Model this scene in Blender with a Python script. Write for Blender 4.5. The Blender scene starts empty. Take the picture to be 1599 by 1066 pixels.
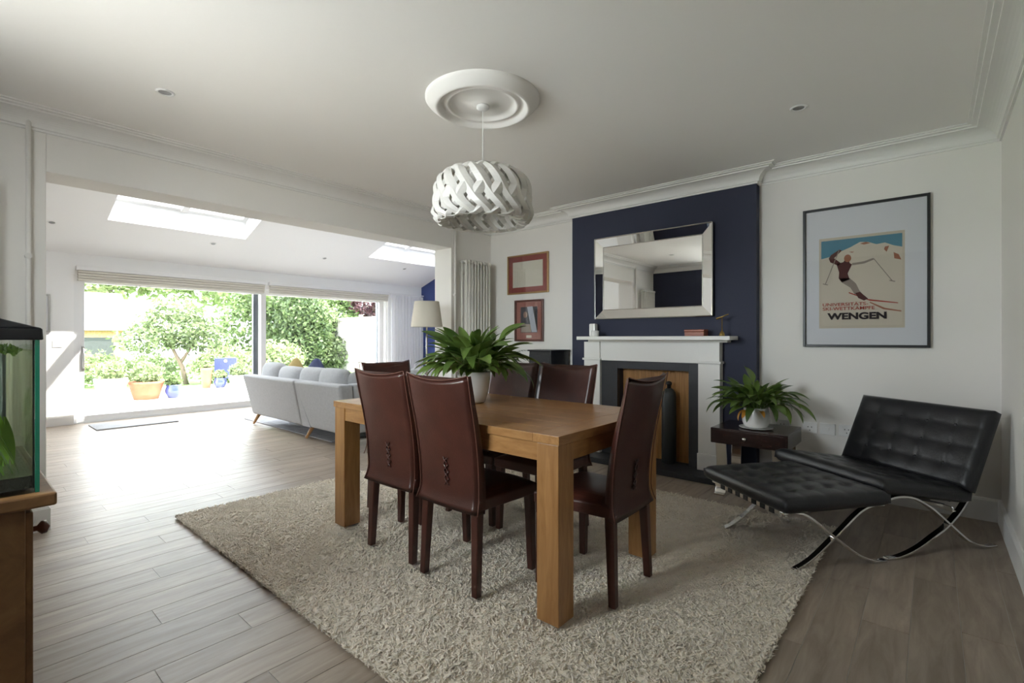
import bpy, bmesh, math, random
import numpy as np
from mathutils import Vector, Matrix
random.seed(7); np.random.seed(7)
SC = bpy.context.scene
COL = SC.collection
PI = math.pi
# ------------------------------------------------------------------ camera
CAM_H = 1.17
cd = bpy.data.cameras.new('camera'); cam = bpy.data.objects.new('camera', cd); COL.objects.link(cam)
cd.sensor_width = 36.0; cd.lens = 762.0 / 1599.0 * 36.0
cd.shift_y = -5.0 / 1599.0
cd.clip_start = 0.02; cd.clip_end = 300
cam.location = (0, 0, CAM_H); cam.rotation_euler = (PI / 2, 0, math.atan2(655.5, 762.0))
SC.camera = cam
# ------------------------------------------------------------------ world, sun, exposure
SC.view_settings.view_transform = 'Standard'; SC.view_settings.look = 'None'
SC.view_settings.gamma = 1.0; SC.view_settings.use_curve_mapping = False
SC.view_settings.exposure = 2.98
w = bpy.data.worlds.new('sky'); SC.world = w; w.use_nodes = True
bgn = w.node_tree.nodes['Background']
bgn.inputs['Color'].default_value = (0.90, 0.95, 1.0, 1); bgn.inputs['Strength'].default_value = 3.0
sd = bpy.data.lights.new('sun', 'SUN'); sun = bpy.data.objects.new('sun', sd); COL.objects.link(sun)
sd.energy = 4.0; sd.angle = math.radians(0.6); sd.color = (1.0, 0.95, 0.86)
sun.rotation_euler = Vector((-1.0, -0.7, -1.45)).to_track_quat('-Z', 'Y').to_euler()
sun.location = (4, 4, 12)
SC.cycles.max_bounces = 14; SC.cycles.diffuse_bounces = 9; SC.cycles.glossy_bounces = 6
SC.cycles.transparent_max_bounces = 24; SC.cycles.transmission_bounces = 8
SC.cycles.use_denoising = True; SC.cycles.caustics_reflective = False; SC.cycles.caustics_refractive = False
SC.cycles.sample_clamp_indirect = 8.0

def portal(name, loc, rot, sx, sy):
    l = bpy.data.lights.new(name, 'AREA'); l.shape = 'RECTANGLE'; l.size = sx; l.size_y = sy
    l.cycles.is_portal = True
    o = bpy.data.objects.new(name, l); COL.objects.link(o); o.location = loc; o.rotation_euler = rot
    return o

# ------------------------------------------------------------------ materials
def _base(name):
    m = bpy.data.materials.new(name); m.use_nodes = True
    nt = m.node_tree; b = nt.nodes['Principled BSDF']
    return m, nt, b
def N(nt, t, **kw):
    n = nt.nodes.new(t)
    for k, v in kw.items(): setattr(n, k, v)
    return n
def c4(c): return (c[0], c[1], c[2], 1)
def pmat(name, col, rough=0.5, metal=0.0, bump=0.0, bscale=60.0, var=0.0, vscale=6.0, coat=0.0, spec=0.5, sheen=0.0, rvar=0.0):
    m, nt, b = _base(name)
    b.inputs['Base Color'].default_value = c4(col); b.inputs['Roughness'].default_value = rough
    b.inputs['Metallic'].default_value = metal; b.inputs['Coat Weight'].default_value = coat
    b.inputs['Specular IOR Level'].default_value = spec; b.inputs['Sheen Weight'].default_value = sheen
    tc = N(nt, 'ShaderNodeTexCoord')
    if var > 0 or rvar > 0:
        nz = N(nt, 'ShaderNodeTexNoise'); nz.inputs['Scale'].default_value = vscale; nz.inputs['Detail'].default_value = 4
        nt.links.new(tc.outputs['Object'], nz.inputs['Vector'])
        hs = N(nt, 'ShaderNodeHueSaturation'); hs.inputs['Color'].default_value = c4(col)
        mr = N(nt, 'ShaderNodeMapRange'); mr.inputs['From Min'].default_value = 0.3; mr.inputs['From Max'].default_value = 0.7
        mr.inputs['To Min'].default_value = 1 - var; mr.inputs['To Max'].default_value = 1 + var
        nt.links.new(nz.outputs['Fac'], mr.inputs['Value']); nt.links.new(mr.outputs['Result'], hs.inputs['Value'])
        last = hs
        if rvar > 0:
            oi = N(nt, 'ShaderNodeObjectInfo'); m2 = N(nt, 'ShaderNodeMapRange')
            m2.inputs['To Min'].default_value = 1 - rvar; m2.inputs['To Max'].default_value = 1 + rvar
            h2 = N(nt, 'ShaderNodeHueSaturation')
            nt.links.new(oi.outputs['Random'], m2.inputs['Value']); nt.links.new(m2.outputs['Result'], h2.inputs['Value'])
            nt.links.new(hs.outputs['Color'], h2.inputs['Color']); last = h2
        nt.links.new(last.outputs['Color'], b.inputs['Base Color'])
    if bump > 0:
        nb = N(nt, 'ShaderNodeTexNoise'); nb.inputs['Scale'].default_value = bscale; nb.inputs['Detail'].default_value = 5
        nt.links.new(tc.outputs['Object'], nb.inputs['Vector'])
        bp = N(nt, 'ShaderNodeBump'); bp.inputs['Strength'].default_value = bump; bp.inputs['Distance'].default_value = 0.01
        nt.links.new(nb.outputs['Fac'], bp.inputs['Height']); nt.links.new(bp.outputs['Normal'], b.inputs['Normal'])
    return m
def wood(name, c1, c2, stretch, rough=0.35, scale=6.0, bump=0.05, rnd=0.0, coat=0.0, world=True, spec=0.5):
    m, nt, b = _base(name)
    ge = N(nt, 'ShaderNodeNewGeometry'); mp = N(nt, 'ShaderNodeMapping'); mp.inputs['Scale'].default_value = stretch
    oi = N(nt, 'ShaderNodeObjectInfo'); ad = N(nt, 'ShaderNodeVectorMath', operation='MULTIPLY_ADD')
    cb = N(nt, 'ShaderNodeCombineXYZ')
    for k in 'XYZ': nt.links.new(oi.outputs['Random'], cb.inputs[k])
    ad.inputs[1].default_value = (17, 23, 31)
    if world: nt.links.new(ge.outputs['Position'], ad.inputs[2])
    else:
        tc = N(nt, 'ShaderNodeTexCoord'); nt.links.new(tc.outputs['Object'], ad.inputs[2])
    nt.links.new(cb.outputs['Vector'], ad.inputs[0]); nt.links.new(ad.outputs['Vector'], mp.inputs['Vector'])
    nz = N(nt, 'ShaderNodeTexNoise'); nz.inputs['Scale'].default_value = scale; nz.inputs['Detail'].default_value = 7
    nz.inputs['Roughness'].default_value = 0.62; nz.inputs['Distortion'].default_value = 0.6
    nt.links.new(mp.outputs['Vector'], nz.inputs['Vector'])
    cr = N(nt, 'ShaderNodeValToRGB'); cr.color_ramp.elements[0].position = 0.33; cr.color_ramp.elements[1].position = 0.68
    cr.color_ramp.elements[0].color = c4(c1); cr.color_ramp.elements[1].color = c4(c2)
    nt.links.new(nz.outputs['Fac'], cr.inputs['Fac'])
    hs = N(nt, 'ShaderNodeHueSaturation'); mr = N(nt, 'ShaderNodeMapRange')
    mr.inputs['To Min'].default_value = 1 - rnd; mr.inputs['To Max'].default_value = 1 + rnd
    nt.links.new(oi.outputs['Random'], mr.inputs['Value']); nt.links.new(mr.outputs['Result'], hs.inputs['Value'])
    nt.links.new(cr.outputs['Color'], hs.inputs['Color']); nt.links.new(hs.outputs['Color'], b.inputs['Base Color'])
    bp = N(nt, 'ShaderNodeBump'); bp.inputs['Strength'].default_value = bump; bp.inputs['Distance'].default_value = 0.004
    nt.links.new(nz.outputs['Fac'], bp.inputs['Height']); nt.links.new(bp.outputs['Normal'], b.inputs['Normal'])
    b.inputs['Roughness'].default_value = rough; b.inputs['Coat Weight'].default_value = coat
    b.inputs['Coat Roughness'].default_value = 0.25; b.inputs['Specular IOR Level'].default_value = spec
    return m
def thin_glass(name, tint=(1, 1, 1), refl=0.5):
    m = bpy.data.materials.new(name); m.use_nodes = True; nt = m.node_tree; nt.nodes.clear()
    o = N(nt, 'ShaderNodeOutputMaterial'); mx = N(nt, 'ShaderNodeMixShader'); t = N(nt, 'ShaderNodeBsdfTransparent')
    g = N(nt, 'ShaderNodeBsdfGlossy'); g.inputs['Roughness'].default_value = 0.0
    f = N(nt, 'ShaderNodeFresnel'); f.inputs['IOR'].default_value = 1.45
    mu = N(nt, 'ShaderNodeMath', operation='MULTIPLY'); mu.inputs[1].default_value = refl
    t.inputs['Color'].default_value = c4(tint)
    nt.links.new(f.outputs['Fac'], mu.inputs[0]); nt.links.new(mu.outputs[0], mx.inputs['Fac'])
    nt.links.new(t.outputs[0], mx.inputs[1]); nt.links.new(g.outputs[0], mx.inputs[2]); nt.links.new(mx.outputs[0], o.inputs[0])
    return m
def leaf_mat(name, c1, c2, rough=0.35, trans=0.35):
    m = bpy.data.materials.new(name); m.use_nodes = True; nt = m.node_tree; b = nt.nodes['Principled BSDF']
    oi = N(nt, 'ShaderNodeObjectInfo'); ge = N(nt, 'ShaderNodeNewGeometry')
    nz = N(nt, 'ShaderNodeTexNoise'); nz.inputs['Scale'].default_value = 9.0
    nt.links.new(ge.outputs['Position'], nz.inputs['Vector'])
    ad = N(nt, 'ShaderNodeMath', operation='ADD'); nt.links.new(oi.outputs['Random'], ad.inputs[0]); nt.links.new(ge.outputs['Random Per Island'], ad.inputs[1])
    a2 = N(nt, 'ShaderNodeMath', operation='ADD'); nt.links.new(ad.outputs[0], a2.inputs[0]); nt.links.new(nz.outputs['Fac'], a2.inputs[1])
    dv = N(nt, 'ShaderNodeMath', operation='DIVIDE'); dv.inputs[1].default_value = 2.5; nt.links.new(a2.outputs[0], dv.inputs[0])
    cr = N(nt, 'ShaderNodeValToRGB'); cr.color_ramp.elements[0].color = c4(c1); cr.color_ramp.elements[1].color = c4(c2)
    cr.color_ramp.elements[0].position = 0.25; cr.color_ramp.elements[1].position = 0.85
    nt.links.new(dv.outputs[0], cr.inputs['Fac']); nt.links.new(cr.outputs['Color'], b.inputs['Base Color'])
    b.inputs['Roughness'].default_value = rough
    tr = N(nt, 'ShaderNodeBsdfTranslucent'); nt.links.new(cr.outputs['Color'], tr.inputs['Color'])
    mx = N(nt, 'ShaderNodeMixShader'); mx.inputs['Fac'].default_value = trans
    nt.links.new(b.outputs[0], mx.inputs[1]); nt.links.new(tr.outputs[0], mx.inputs[2])
    nt.links.new(mx.outputs[0], nt.nodes['Material Output'].inputs[0])
    return m

M = {}
M['wall'] = pmat('wall_paint', (0.80, 0.778, 0.742), 0.85, bump=0.02, bscale=220)
M['ext_wall'] = pmat('white_wall_paint', (0.88, 0.88, 0.875), 0.85, bump=0.02, bscale=220)
M['ceil'] = pmat('ceiling_paint', (0.92, 0.905, 0.88), 0.9, bump=0.015, bscale=200)
M['trim'] = pmat('trim_paint', (0.80, 0.79, 0.765), 0.45)
M['blue'] = pmat('navy_wall_paint', (0.020, 0.024, 0.052), 0.7, bump=0.02, bscale=220)
M['blue2'] = pmat('blue_wall_paint', (0.035, 0.06, 0.21), 0.7)
M['plank'] = wood('wood_effect_plank', (0.26, 0.205, 0.16), (0.40, 0.33, 0.265), (7, 0.9, 7), 0.38, 3.2, 0.12, rnd=0.10, spec=0.42)
M['grout'] = pmat('grout', (0.42, 0.38, 0.34), 0.9)
M['oak'] = wood('oak', (0.26, 0.118, 0.038), (0.39, 0.20, 0.072), (3, 14, 14), 0.3, 2.6, 0.03, rnd=0.06, coat=0.25)
M['oak_v'] = wood('oak_upright', (0.26, 0.118, 0.038), (0.39, 0.20, 0.072), (14, 14, 1.6), 0.34, 2.6, 0.03, rnd=0.05, coat=0.15)
M['oak_y'] = wood('oak_cross', (0.26, 0.118, 0.038), (0.39, 0.20, 0.072), (14, 3, 14), 0.3, 2.6, 0.03, rnd=0.06, coat=0.25)
M['leather'] = pmat('brown_leather', (0.052, 0.014, 0.009), 0.36, bump=0.10, bscale=160, var=0.18, vscale=9, coat=0.12)
M['leather_edge'] = pmat('leather_edge', (0.13, 0.05, 0.035), 0.4)
M['black_leather'] = pmat('black_leather', (0.011, 0.011, 0.013), 0.36, bump=0.12, bscale=130)
M['chrome'] = pmat('chrome', (0.78, 0.77, 0.75), 0.12, metal=1.0)
M['steel'] = pmat('brushed_steel', (0.6, 0.6, 0.6), 0.3, metal=1.0)
M['rug'] = pmat('cream_wool', (0.84, 0.755, 0.635), 0.95, var=0.04, vscale=14, sheen=0.3)
M['sofa'] = pmat('grey_fabric', (0.40, 0.405, 0.42), 0.95, bump=0.25, bscale=420, var=0.06, vscale=40, sheen=0.2)
M['foot'] = wood('beech', (0.45, 0.24, 0.09), (0.58, 0.34, 0.15), (9, 9, 2), 0.4, 4, 0.02)
M['white'] = pmat('white_gloss', (0.82, 0.82, 0.81), 0.3)
M['ceramic'] = pmat('white_ceramic', (0.80, 0.79, 0.77), 0.18, coat=0.4)
M['pvc'] = pmat('white_frame', (0.83, 0.83, 0.83), 0.35)
M['alu'] = pmat('grey_aluminium', (0.10, 0.11, 0.13), 0.45)
M['blind'] = pmat('cream_blind', (0.68, 0.65, 0.58), 0.9, bump=0.1, bscale=300)
M['slate'] = pmat('slate', (0.030, 0.032, 0.037), 0.5, bump=0.15, bscale=45, var=0.2)
M['bamboo'] = wood('bamboo', (0.32, 0.15, 0.045), (0.52, 0.27, 0.09), (40, 40, 1.5), 0.4, 2.0, 0.05)
M['cyl'] = pmat('dark_metal', (0.05, 0.055, 0.055), 0.4, metal=0.3)
M['mirror'] = pmat('mirror', (0.88, 0.89, 0.88), 0.0, metal=1.0)
M['silver'] = pmat('silver_edge', (0.66, 0.66, 0.64), 0.25, metal=1.0)
M['black'] = pmat('black_satin', (0.010, 0.010, 0.011), 0.35)
M['blackwood'] = wood('dark_wood', (0.014, 0.007, 0.006), (0.036, 0.014, 0.011), (4, 12, 12), 0.2, 3, 0.02, coat=0.3)
M['mount'] = pmat('white_mount', (0.80, 0.80, 0.83), 0.8)
M['glass'] = thin_glass('window_glass', (0.97, 0.985, 0.98), 0.6)
M['dimming'] = thin_glass('dimming_glass', (0.82, 0.83, 0.83), 0.6)  # tint added to dim daylight through the patio doors and skylights
M['pic_glass'] = thin_glass('picture_glass', (1, 1, 1), 0.8)
M['brass'] = pmat('brass', (0.45, 0.30, 0.10), 0.3, metal=1.0)
M['gold'] = pmat('gilt_frame', (0.42, 0.27, 0.13), 0.35, metal=0.7)
M['mahog'] = wood('mahogany', (0.07, 0.018, 0.012), (0.13, 0.035, 0.02), (9, 9, 9), 0.3, 3, 0.02, coat=0.3)
M['redmount'] = pmat('red_mount', (0.28, 0.045, 0.035), 0.85)
M['pinkmount'] = pmat('rose_mount', (0.36, 0.13, 0.10), 0.85)
M['paper'] = pmat('cream_paper', (0.72, 0.68, 0.56), 0.85)
M['rad'] = pmat('radiator_enamel', (0.74, 0.72, 0.66), 0.3)
M['shade'] = pmat('linen_shade', (0.70, 0.65, 0.55), 0.9, bump=0.1, bscale=300)
M['leaf'] = leaf_mat('peace_lily_leaf', (0.024, 0.06, 0.014), (0.16, 0.245, 0.05), 0.3, 0.25)
M['dryleaf'] = pmat('dry_leaf', (0.55, 0.24, 0.03), 0.6)
M['flower'] = pmat('white_spathe', (0.8, 0.8, 0.72), 0.6)
M['soil'] = pmat('soil', (0.03, 0.02, 0.014), 0.95, bump=0.5, bscale=90)
M['cabwood'] = wood('aged_oak', (0.16, 0.078, 0.03), (0.27, 0.14, 0.055), (10, 3, 3), 0.45, 3, 0.05, world=True)

# ------------------------------------------------------------------ mesh helpers
OFF = {}
class MB:
    def __init__(s): s.v = []; s.f = []
    def add(s, vs, fs):
        n = len(s.v); s.v += [tuple(p) for p in vs]; s.f += [tuple(i + n for i in f) for f in fs]; return s
    def box(s, lo, hi, mat=None):
        x0, y0, z0 = lo; x1, y1, z1 = hi
        vs = [(x0, y0, z0), (x1, y0, z0), (x1, y1, z0), (x0, y1, z0), (x0, y0, z1), (x1, y0, z1), (x1, y1, z1), (x0, y1, z1)]
        if mat is not None: vs = [tuple(mat @ Vector(p)) for p in vs]
        return s.add(vs, [(3, 2, 1, 0), (4, 5, 6, 7), (0, 1, 5, 4), (1, 2, 6, 5), (2, 3, 7, 6), (3, 0, 4, 7)])
    def hexa(s, b, t):
        return s.add(list(b) + list(t), [(3, 2, 1, 0), (4, 5, 6, 7), (0, 1, 5, 4), (1, 2, 6, 5), (2, 3, 7, 6), (3, 0, 4, 7)])
    def grid(s, fn, nu, nv, cu=False, cv=False):
        vs = []; 
        for i in range(nu + (0 if cu else 1)):
            for j in range(nv + (0 if cv else 1)): vs.append(fn(i / nu, j / nv))
        A = nu if cu else nu + 1; B = nv if cv else nv + 1; fs = []
        for i in range(nu):
            for j in range(nv):
                i2 = (i + 1) % A; j2 = (j + 1) % B
                fs.append((i * B + j, i2 * B + j, i2 * B + j2, i * B + j2))
        return s.add(vs, fs)
    def lathe(s, prof, n=32, c=(0, 0, 0), cap=True):
        k = len(prof); vs = []
        for i in range(n):
            a = 2 * PI * i / n
            for r, z in prof: vs.append((c[0] + r * math.cos(a), c[1] + r * math.sin(a), c[2] + z))
        fs = [(i * k + j, ((i + 1) % n) * k + j, ((i + 1) % n) * k + j + 1, i * k + j + 1) for i in range(n) for j in range(k - 1)]
        if cap:
            if prof[0][0] > 1e-4: fs.append(tuple(i * k for i in range(n))[::-1])
            if prof[-1][0] > 1e-4: fs.append(tuple(i * k + k - 1 for i in range(n)))
        return s.add(vs, fs)
    def tube(s, pts, r, n=8, cap=True):
        pts = [Vector(p) for p in pts]; m = len(pts); rs = r if isinstance(r, (list, tuple)) else [r] * m
        vs = []; up = Vector((0, 0, 1))
        t0 = (pts[1] - pts[0]).normalized()
        if abs(t0.dot(up)) > 0.95: up = Vector((1, 0, 0))
        nrm = t0.cross(up).normalized()
        for i in range(m):
            t = (pts[min(i + 1, m - 1)] - pts[max(i - 1, 0)]).normalized()
            nrm = (nrm - t * nrm.dot(t)).normalized(); b = t.cross(nrm)
            for k in range(n):
                a = 2 * PI * k / n; vs.append(pts[i] + (nrm * math.cos(a) + b * math.sin(a)) * rs[i])
        fs = [(i * n + k, i * n + (k + 1) % n, (i + 1) * n + (k + 1) % n, (i + 1) * n + k) for i in range(m - 1) for k in range(n)]
        if cap: fs += [tuple(range(n))[::-1], tuple((m - 1) * n + k for k in range(n))]
        return s.add(vs, fs)
    def strip2d(s, pts, y0, y1, th):
        """a flat bar bent along (x,z) points, width y0..y1, thickness th"""
        m = len(pts); vs = []
        for i in range(m):
            a = pts[max(i - 1, 0)]; b = pts[min(i + 1, m - 1)]
            dx, dz = b[0] - a[0], b[1] - a[1]; L = math.hypot(dx, dz) or 1; nx, nz = -dz / L * th / 2, dx / L * th / 2
            x, z = pts[i]
            vs += [(x + nx, y0, z + nz), (x + nx, y1, z + nz), (x - nx, y1, z - nz), (x - nx, y0, z - nz)]
        fs = [(i * 4 + k, i * 4 + (k + 1) % 4, (i + 1) * 4 + (k + 1) % 4, (i + 1) * 4 + k) for i in range(m - 1) for k in range(4)]
        fs += [(3, 2, 1, 0), tuple((m - 1) * 4 + k for k in range(4))]
        return s.add(vs, fs)
    def build(s, name, mat, parent=None, smooth=False, bevel=0.0, seg=2, world=False, tag=None, sub=0):
        me = bpy.data.meshes.new(name)
        vs = s.v
        if world and parent is not None:
            o = OFF.get(parent.name, (0, 0, 0)); vs = [(x - o[0], y - o[1], z - o[2]) for x, y, z in vs]
        me.from_pydata(vs, [], s.f); me.update()
        bm = bmesh.new(); bm.from_mesh(me); bmesh.ops.recalc_face_normals(bm, faces=bm.faces); bm.to_mesh(me); bm.free()
        ob = link(name, me, mat, parent, smooth)
        if bevel > 0:
            md = ob.modifiers.new('bevel', 'BEVEL'); md.width = bevel; md.segments = seg; md.limit_method = 'ANGLE'; md.angle_limit = math.radians(40)
        if sub: ob.modifiers.new('sub', 'SUBSURF').levels = sub; ob.modifiers['sub'].render_levels = sub
        if tag: lab(ob, *tag)
        return ob
def link(name, me, mat, parent=None, smooth=False):
    if mat is not None and not me.materials: me.materials.append(mat)
    if smooth: me.polygons.foreach_set('use_smooth', [True] * len(me.polygons))
    ob = bpy.data.objects.new(name, me); COL.objects.link(ob)
    if parent is not None:
        ob.parent = parent; OFF[ob.name] = OFF.get(parent.name, (0, 0, 0))
    return ob
def lab(o, label, cat, group=None):
    o['label'] = label; o['category'] = cat
    if group: o['group'] = group
    return o
def thing(name, loc, label, cat, rz=0.0, group=None):
    o = bpy.data.objects.new(name, None); COL.objects.link(o); o.location = loc; o.rotation_euler = (0, 0, rz)
    o.empty_display_size = 0.1; OFF[o.name] = tuple(loc)
    return lab(o, label, cat, group)
def struct(o): o['kind'] = 'structure'; return o
def B(lo, hi): return MB().box(lo, hi)
def copy_tree(o, parent=None):
    c = o.copy(); COL.objects.link(c); c.parent = parent
    for ch in o.children: copy_tree(ch, c)
    return c
def cr_spline(pts, n=6):
    """Catmull-Rom through 2D/3D points"""
    P = [Vector(p) for p in pts]; out = []
    for i in range(len(P) - 1):
        p0 = P[max(i - 1, 0)]; p1 = P[i]; p2 = P[i + 1]; p3 = P[min(i + 2, len(P) - 1)]
        for k in range(n):
            t = k / n
            out.append(0.5 * ((2 * p1) + (p2 - p0) * t + (2 * p0 - 5 * p1 + 4 * p2 - p3) * t * t + (3 * p1 - p0 - 3 * p2 + p3) * t ** 3))
    out.append(P[-1]); return out
def sweep_poly(path, prof, closed):
    """sweep a (offset inward, z) profile along a polyline with mitred corners; inward = right of the direction"""
    n = len(path); mb = MB(); k = len(prof); vs = []
    for i in range(n):
        p = Vector(path[i]).to_2d()
        def dirn(a, b): return (Vector(path[b]).to_2d() - Vector(path[a]).to_2d()).normalized()
        if closed or 0 < i < n - 1: d1 = dirn((i - 1) % n, i); d2 = dirn(i, (i + 1) % n)
        elif i == 0: d1 = d2 = dirn(0, 1)
        else: d1 = d2 = dirn(n - 2, n - 1)
        n1 = Vector((d1.y, -d1.x)); n2 = Vector((d2.y, -d2.x)); m = (n1 + n2); m = m / (m.dot(n1) or 1)
        for o, z in prof: q = p + m * o; vs.append((q.x, q.y, z))
    fs = []
    for i in range(n if closed else n - 1):
        j = (i + 1) % n
        for a in range(k): b = (a + 1) % k; fs.append((i * k + a, j * k + a, j * k + b, i * k + b))
    if not closed: fs += [tuple(range(k)), tuple((n - 1) * k + a for a in range(k))[::-1]]
    return mb.add(vs, fs)

# ------------------------------------------------------------------ room dimensions
XL, XR, YB, YF, ZC = -4.10, 0.335, -0.46, 4.37, 2.53      # dining room
XO2 = -4.385; OY0, OY1, OZ = 0.404, 3.72, 2.187            # opening to the extension
XP = -8.85; EY0, EY1 = -0.7, 7.11; ZP = 2.325; SL = 0.35   # extension
CY = 4.28; CX0, CX1 = -2.85, -1.075                        # chimney breast
def zroof(x): return ZP + SL * (x - XP)
portal('daylight_portal', (XP - 0.32, 3.66, 1.02), (0, -PI / 2, 0), 2.0, 5.0)
SKY = [(1.34, 2.97), (5.10, 6.73)]; SX0, SX1 = -7.88, -6.45
for a, b in SKY:
    xm = (SX0 + SX1) / 2
    portal('daylight_portal', (xm, (a + b) / 2, zroof(xm) + 0.45), (0, -math.atan(SL), 0), (SX1 - SX0) / math.cos(math.atan(SL)), b - a)

# floor: grout bed + planks
fl = struct(B((-8.95, -1.0, -0.12), (0.6, 7.3, -0.0015)).build('floor', M['grout']))
PW, PL, G = 0.155, 1.20, 0.003
mb = B((0, 0, 0), (1, 1, 1)); pme = bpy.data.meshes.new('plank'); pme.from_pydata(mb.v, [], mb.f); pme.materials.append(M['plank'])
planks = []
x = -0.066; 
rows = []
k0 = math.ceil((-8.85 - x) / PW) - 1; k1 = math.floor((XR - x) / PW)
for k in range(k0, k1 + 1):
    xa = x + k * PW; xb = min(xa + PW, XR); xa = max(xa, XP)
    if xb - xa < 0.02: continue
    y1lim = YF if xa > XL else EY1
    y0lim = YB if xa > XL else EY0
    off = (k * 0.437 + random.uniform(-0.12, 0.12)) % PL
    y = y0lim - off
    while y < y1lim:
        ya, yb = max(y, y0lim), min(y + PL, y1lim)
        if yb - ya > 0.02: planks.append((xa, xb, ya, yb))
        y += PL
planks.sort(key=lambda p: -((p[1] - p[0]) * (p[3] - p[2])) / (0.6 + ((p[0] + p[1]) / 2) ** 2 + max(p[2], min(1.0, p[3])) ** 2) )
rest = MB()
for i, (xa, xb, ya, yb) in enumerate(planks):
    if i < 300:
        o = bpy.data.objects.new('plank', pme); COL.objects.link(o); o.parent = fl
        o.location = (xa + G / 2, ya + G / 2, -0.012); o.scale = (xb - xa - G, yb - ya - G, 0.012)
    else: rest.box((xa + G / 2, ya + G / 2, -0.012), (xb - G / 2, yb - G / 2, 0))
if rest.v: o = rest.build('planks_far', M['plank'], fl); o['kind'] = 'stuff'

# walls
struct(B((XR, YB - 0.2, -0.1), (XR + 0.25, YF + 0.2, 2.8)).build('wall_right', M['wall']))
BX0, BX1, BZ0, BZ1 = -3.05, -1.64, 0.85, 2.38            # unseen window behind the camera, inferred from the mirror, added to brighten the room
wb_ = MB(); wb_.box((XL - 0.3, YB - 0.25, -0.1), (BX0, YB, 2.8)); wb_.box((BX1, YB - 0.25, -0.1), (XR + 0.25, YB, 2.8))
wb_.box((BX0, YB - 0.25, -0.1), (BX1, YB, BZ0)); wb_.box((BX0, YB - 0.25, BZ1), (BX1, YB, 2.8))
struct(wb_.build('wall_back', M['blue']))
wf_ = MB(); y_a, y_b = YB - .16, YB - .09
for x_ in (BX0, (BX0 + BX1) / 2 - .03, BX1 - .06): wf_.box((x_, y_a, BZ0), (x_ + .06, y_b, BZ1))
for x_a, x_b in ((BX0 + .06, (BX0 + BX1) / 2 - .03), ((BX0 + BX1) / 2 + .03, BX1 - .06)):
    wf_.box((x_a, y_a, BZ0), (x_b, y_b, BZ0 + .06)); wf_.box((x_a, y_a, BZ1 - .06), (x_b, y_b, BZ1))
W3 = struct(wf_.build('window_3', M['pvc']))
for x_a, x_b in ((BX0 + .06, (BX0 + BX1) / 2 - .03), ((BX0 + BX1) / 2 + .03, BX1 - .06)): B((x_a, YB - .13, BZ0 + .06), (x_b, YB - .118, BZ1 - .06)).build('pane', M['glass'], W3)
B((BX0 - .05, YB - .088, BZ0 - .025), (BX1 + .05, YB + .03, BZ0 - .0005)).build('window_sill', M['pvc'], W3)
portal('daylight_portal', ((BX0 + BX1) / 2, YB - .28, (BZ0 + BZ1) / 2), (PI / 2, 0, 0), BX1 - BX0, BZ1 - BZ0)
struct(B((-4.3, -25, -.35), (12, YB - .26, -.15)).build('ground', pmat('front_paving', (.45, .43, .40), .9, var=.1)))
struct(B((XO2 + 0.001, YF, -0.1), (XR + 0.25, YF + 0.3, 2.8)).build('wall_fireplace', M['wall']))
mo = MB()
mo.box((XO2, EY0 - 0.2, -0.1), (XL, OY0, 2.8)); mo.box((XO2, OY1, -0.1), (XL, YF, 2.8))
mo.box((XO2, OY0, OZ), (XL, OY1, 2.8))
struct(mo.build('wall_opening', M['wall'], bevel=0.004))
me_ = MB(); me_.box((XO2 + 0.002, YF, -0.1), (XL - 0.05, EY1 + 0.2, 4.1)); me_.box((XO2 + 0.002, EY0 - 0.2, 2.8), (XL - 0.05, YF, 4.1))
struct(me_.build('wall_extension_inner', M['ext_wall']))
# chimney breast with a hole for the fire
FX0, FX1, FZ = -2.30, -1.61, 0.88
cb_ = MB(); cb_.box((CX0, CY, 0), (FX0, YF, ZC)); cb_.box((FX1, CY, 0), (CX1, YF, ZC)); cb_.box((FX0, CY, FZ), (FX1, YF, ZC))
struct(cb_.build('wall_chimney_breast', M['blue']))
struct(B((XL - 0.02, YB - 0.2, ZC), (XR + 0.2, YF + 0.25, ZC + 0.3)).build('ceiling', M['ceil']))
# extension shell
struct(B((XP - 0.3, EY0 - 0.25, -0.1), (XO2, EY0, 4.2)).build('wall_extension_left', M['ext_wall']))
struct(B((XP - 0.3, EY1, -0.1), (XO2, EY1 + 0.25, 4.2)).build('wall_extension_right', M['blue2']))
DY0, DY1, DZ = 1.144, 6.20, 2.035
wp = MB(); wp.box((XP - 0.3, EY0 - 0.25, -0.1), (XP, DY0, ZP + 0.2)); wp.box((XP - 0.3, DY1, -0.1), (XP, EY1 + 0.25, ZP + 0.2)); wp.box((XP - 0.3, DY0, DZ), (XP, DY1, ZP + 0.2))
struct(wp.build('wall_patio', M['ext_wall']))
rf = MB(); xs = [XP - 0.35, SX0, SX1, XO2 + 0.05]; ys = [EY0 - 0.25, SKY[0][0], SKY[0][1], SKY[1][0], SKY[1][1], EY1 + 0.25]
for i in range(3):
    for j in range(5):
        if i == 1 and j in (1, 3): continue
        a, b = xs[i], xs[i + 1]; c, d = ys[j], ys[j + 1]; T = 0.34
        rf.hexa([(a, c, zroof(a)), (b, c, zroof(b)), (b, d, zroof(b)), (a, d, zroof(a))], [(a, c, zroof(a) + T), (b, c, zroof(b) + T), (b, d, zroof(b) + T), (a, d, zroof(a) + T)])
struct(rf.build('ceiling', M['ext_wall']))
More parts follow.
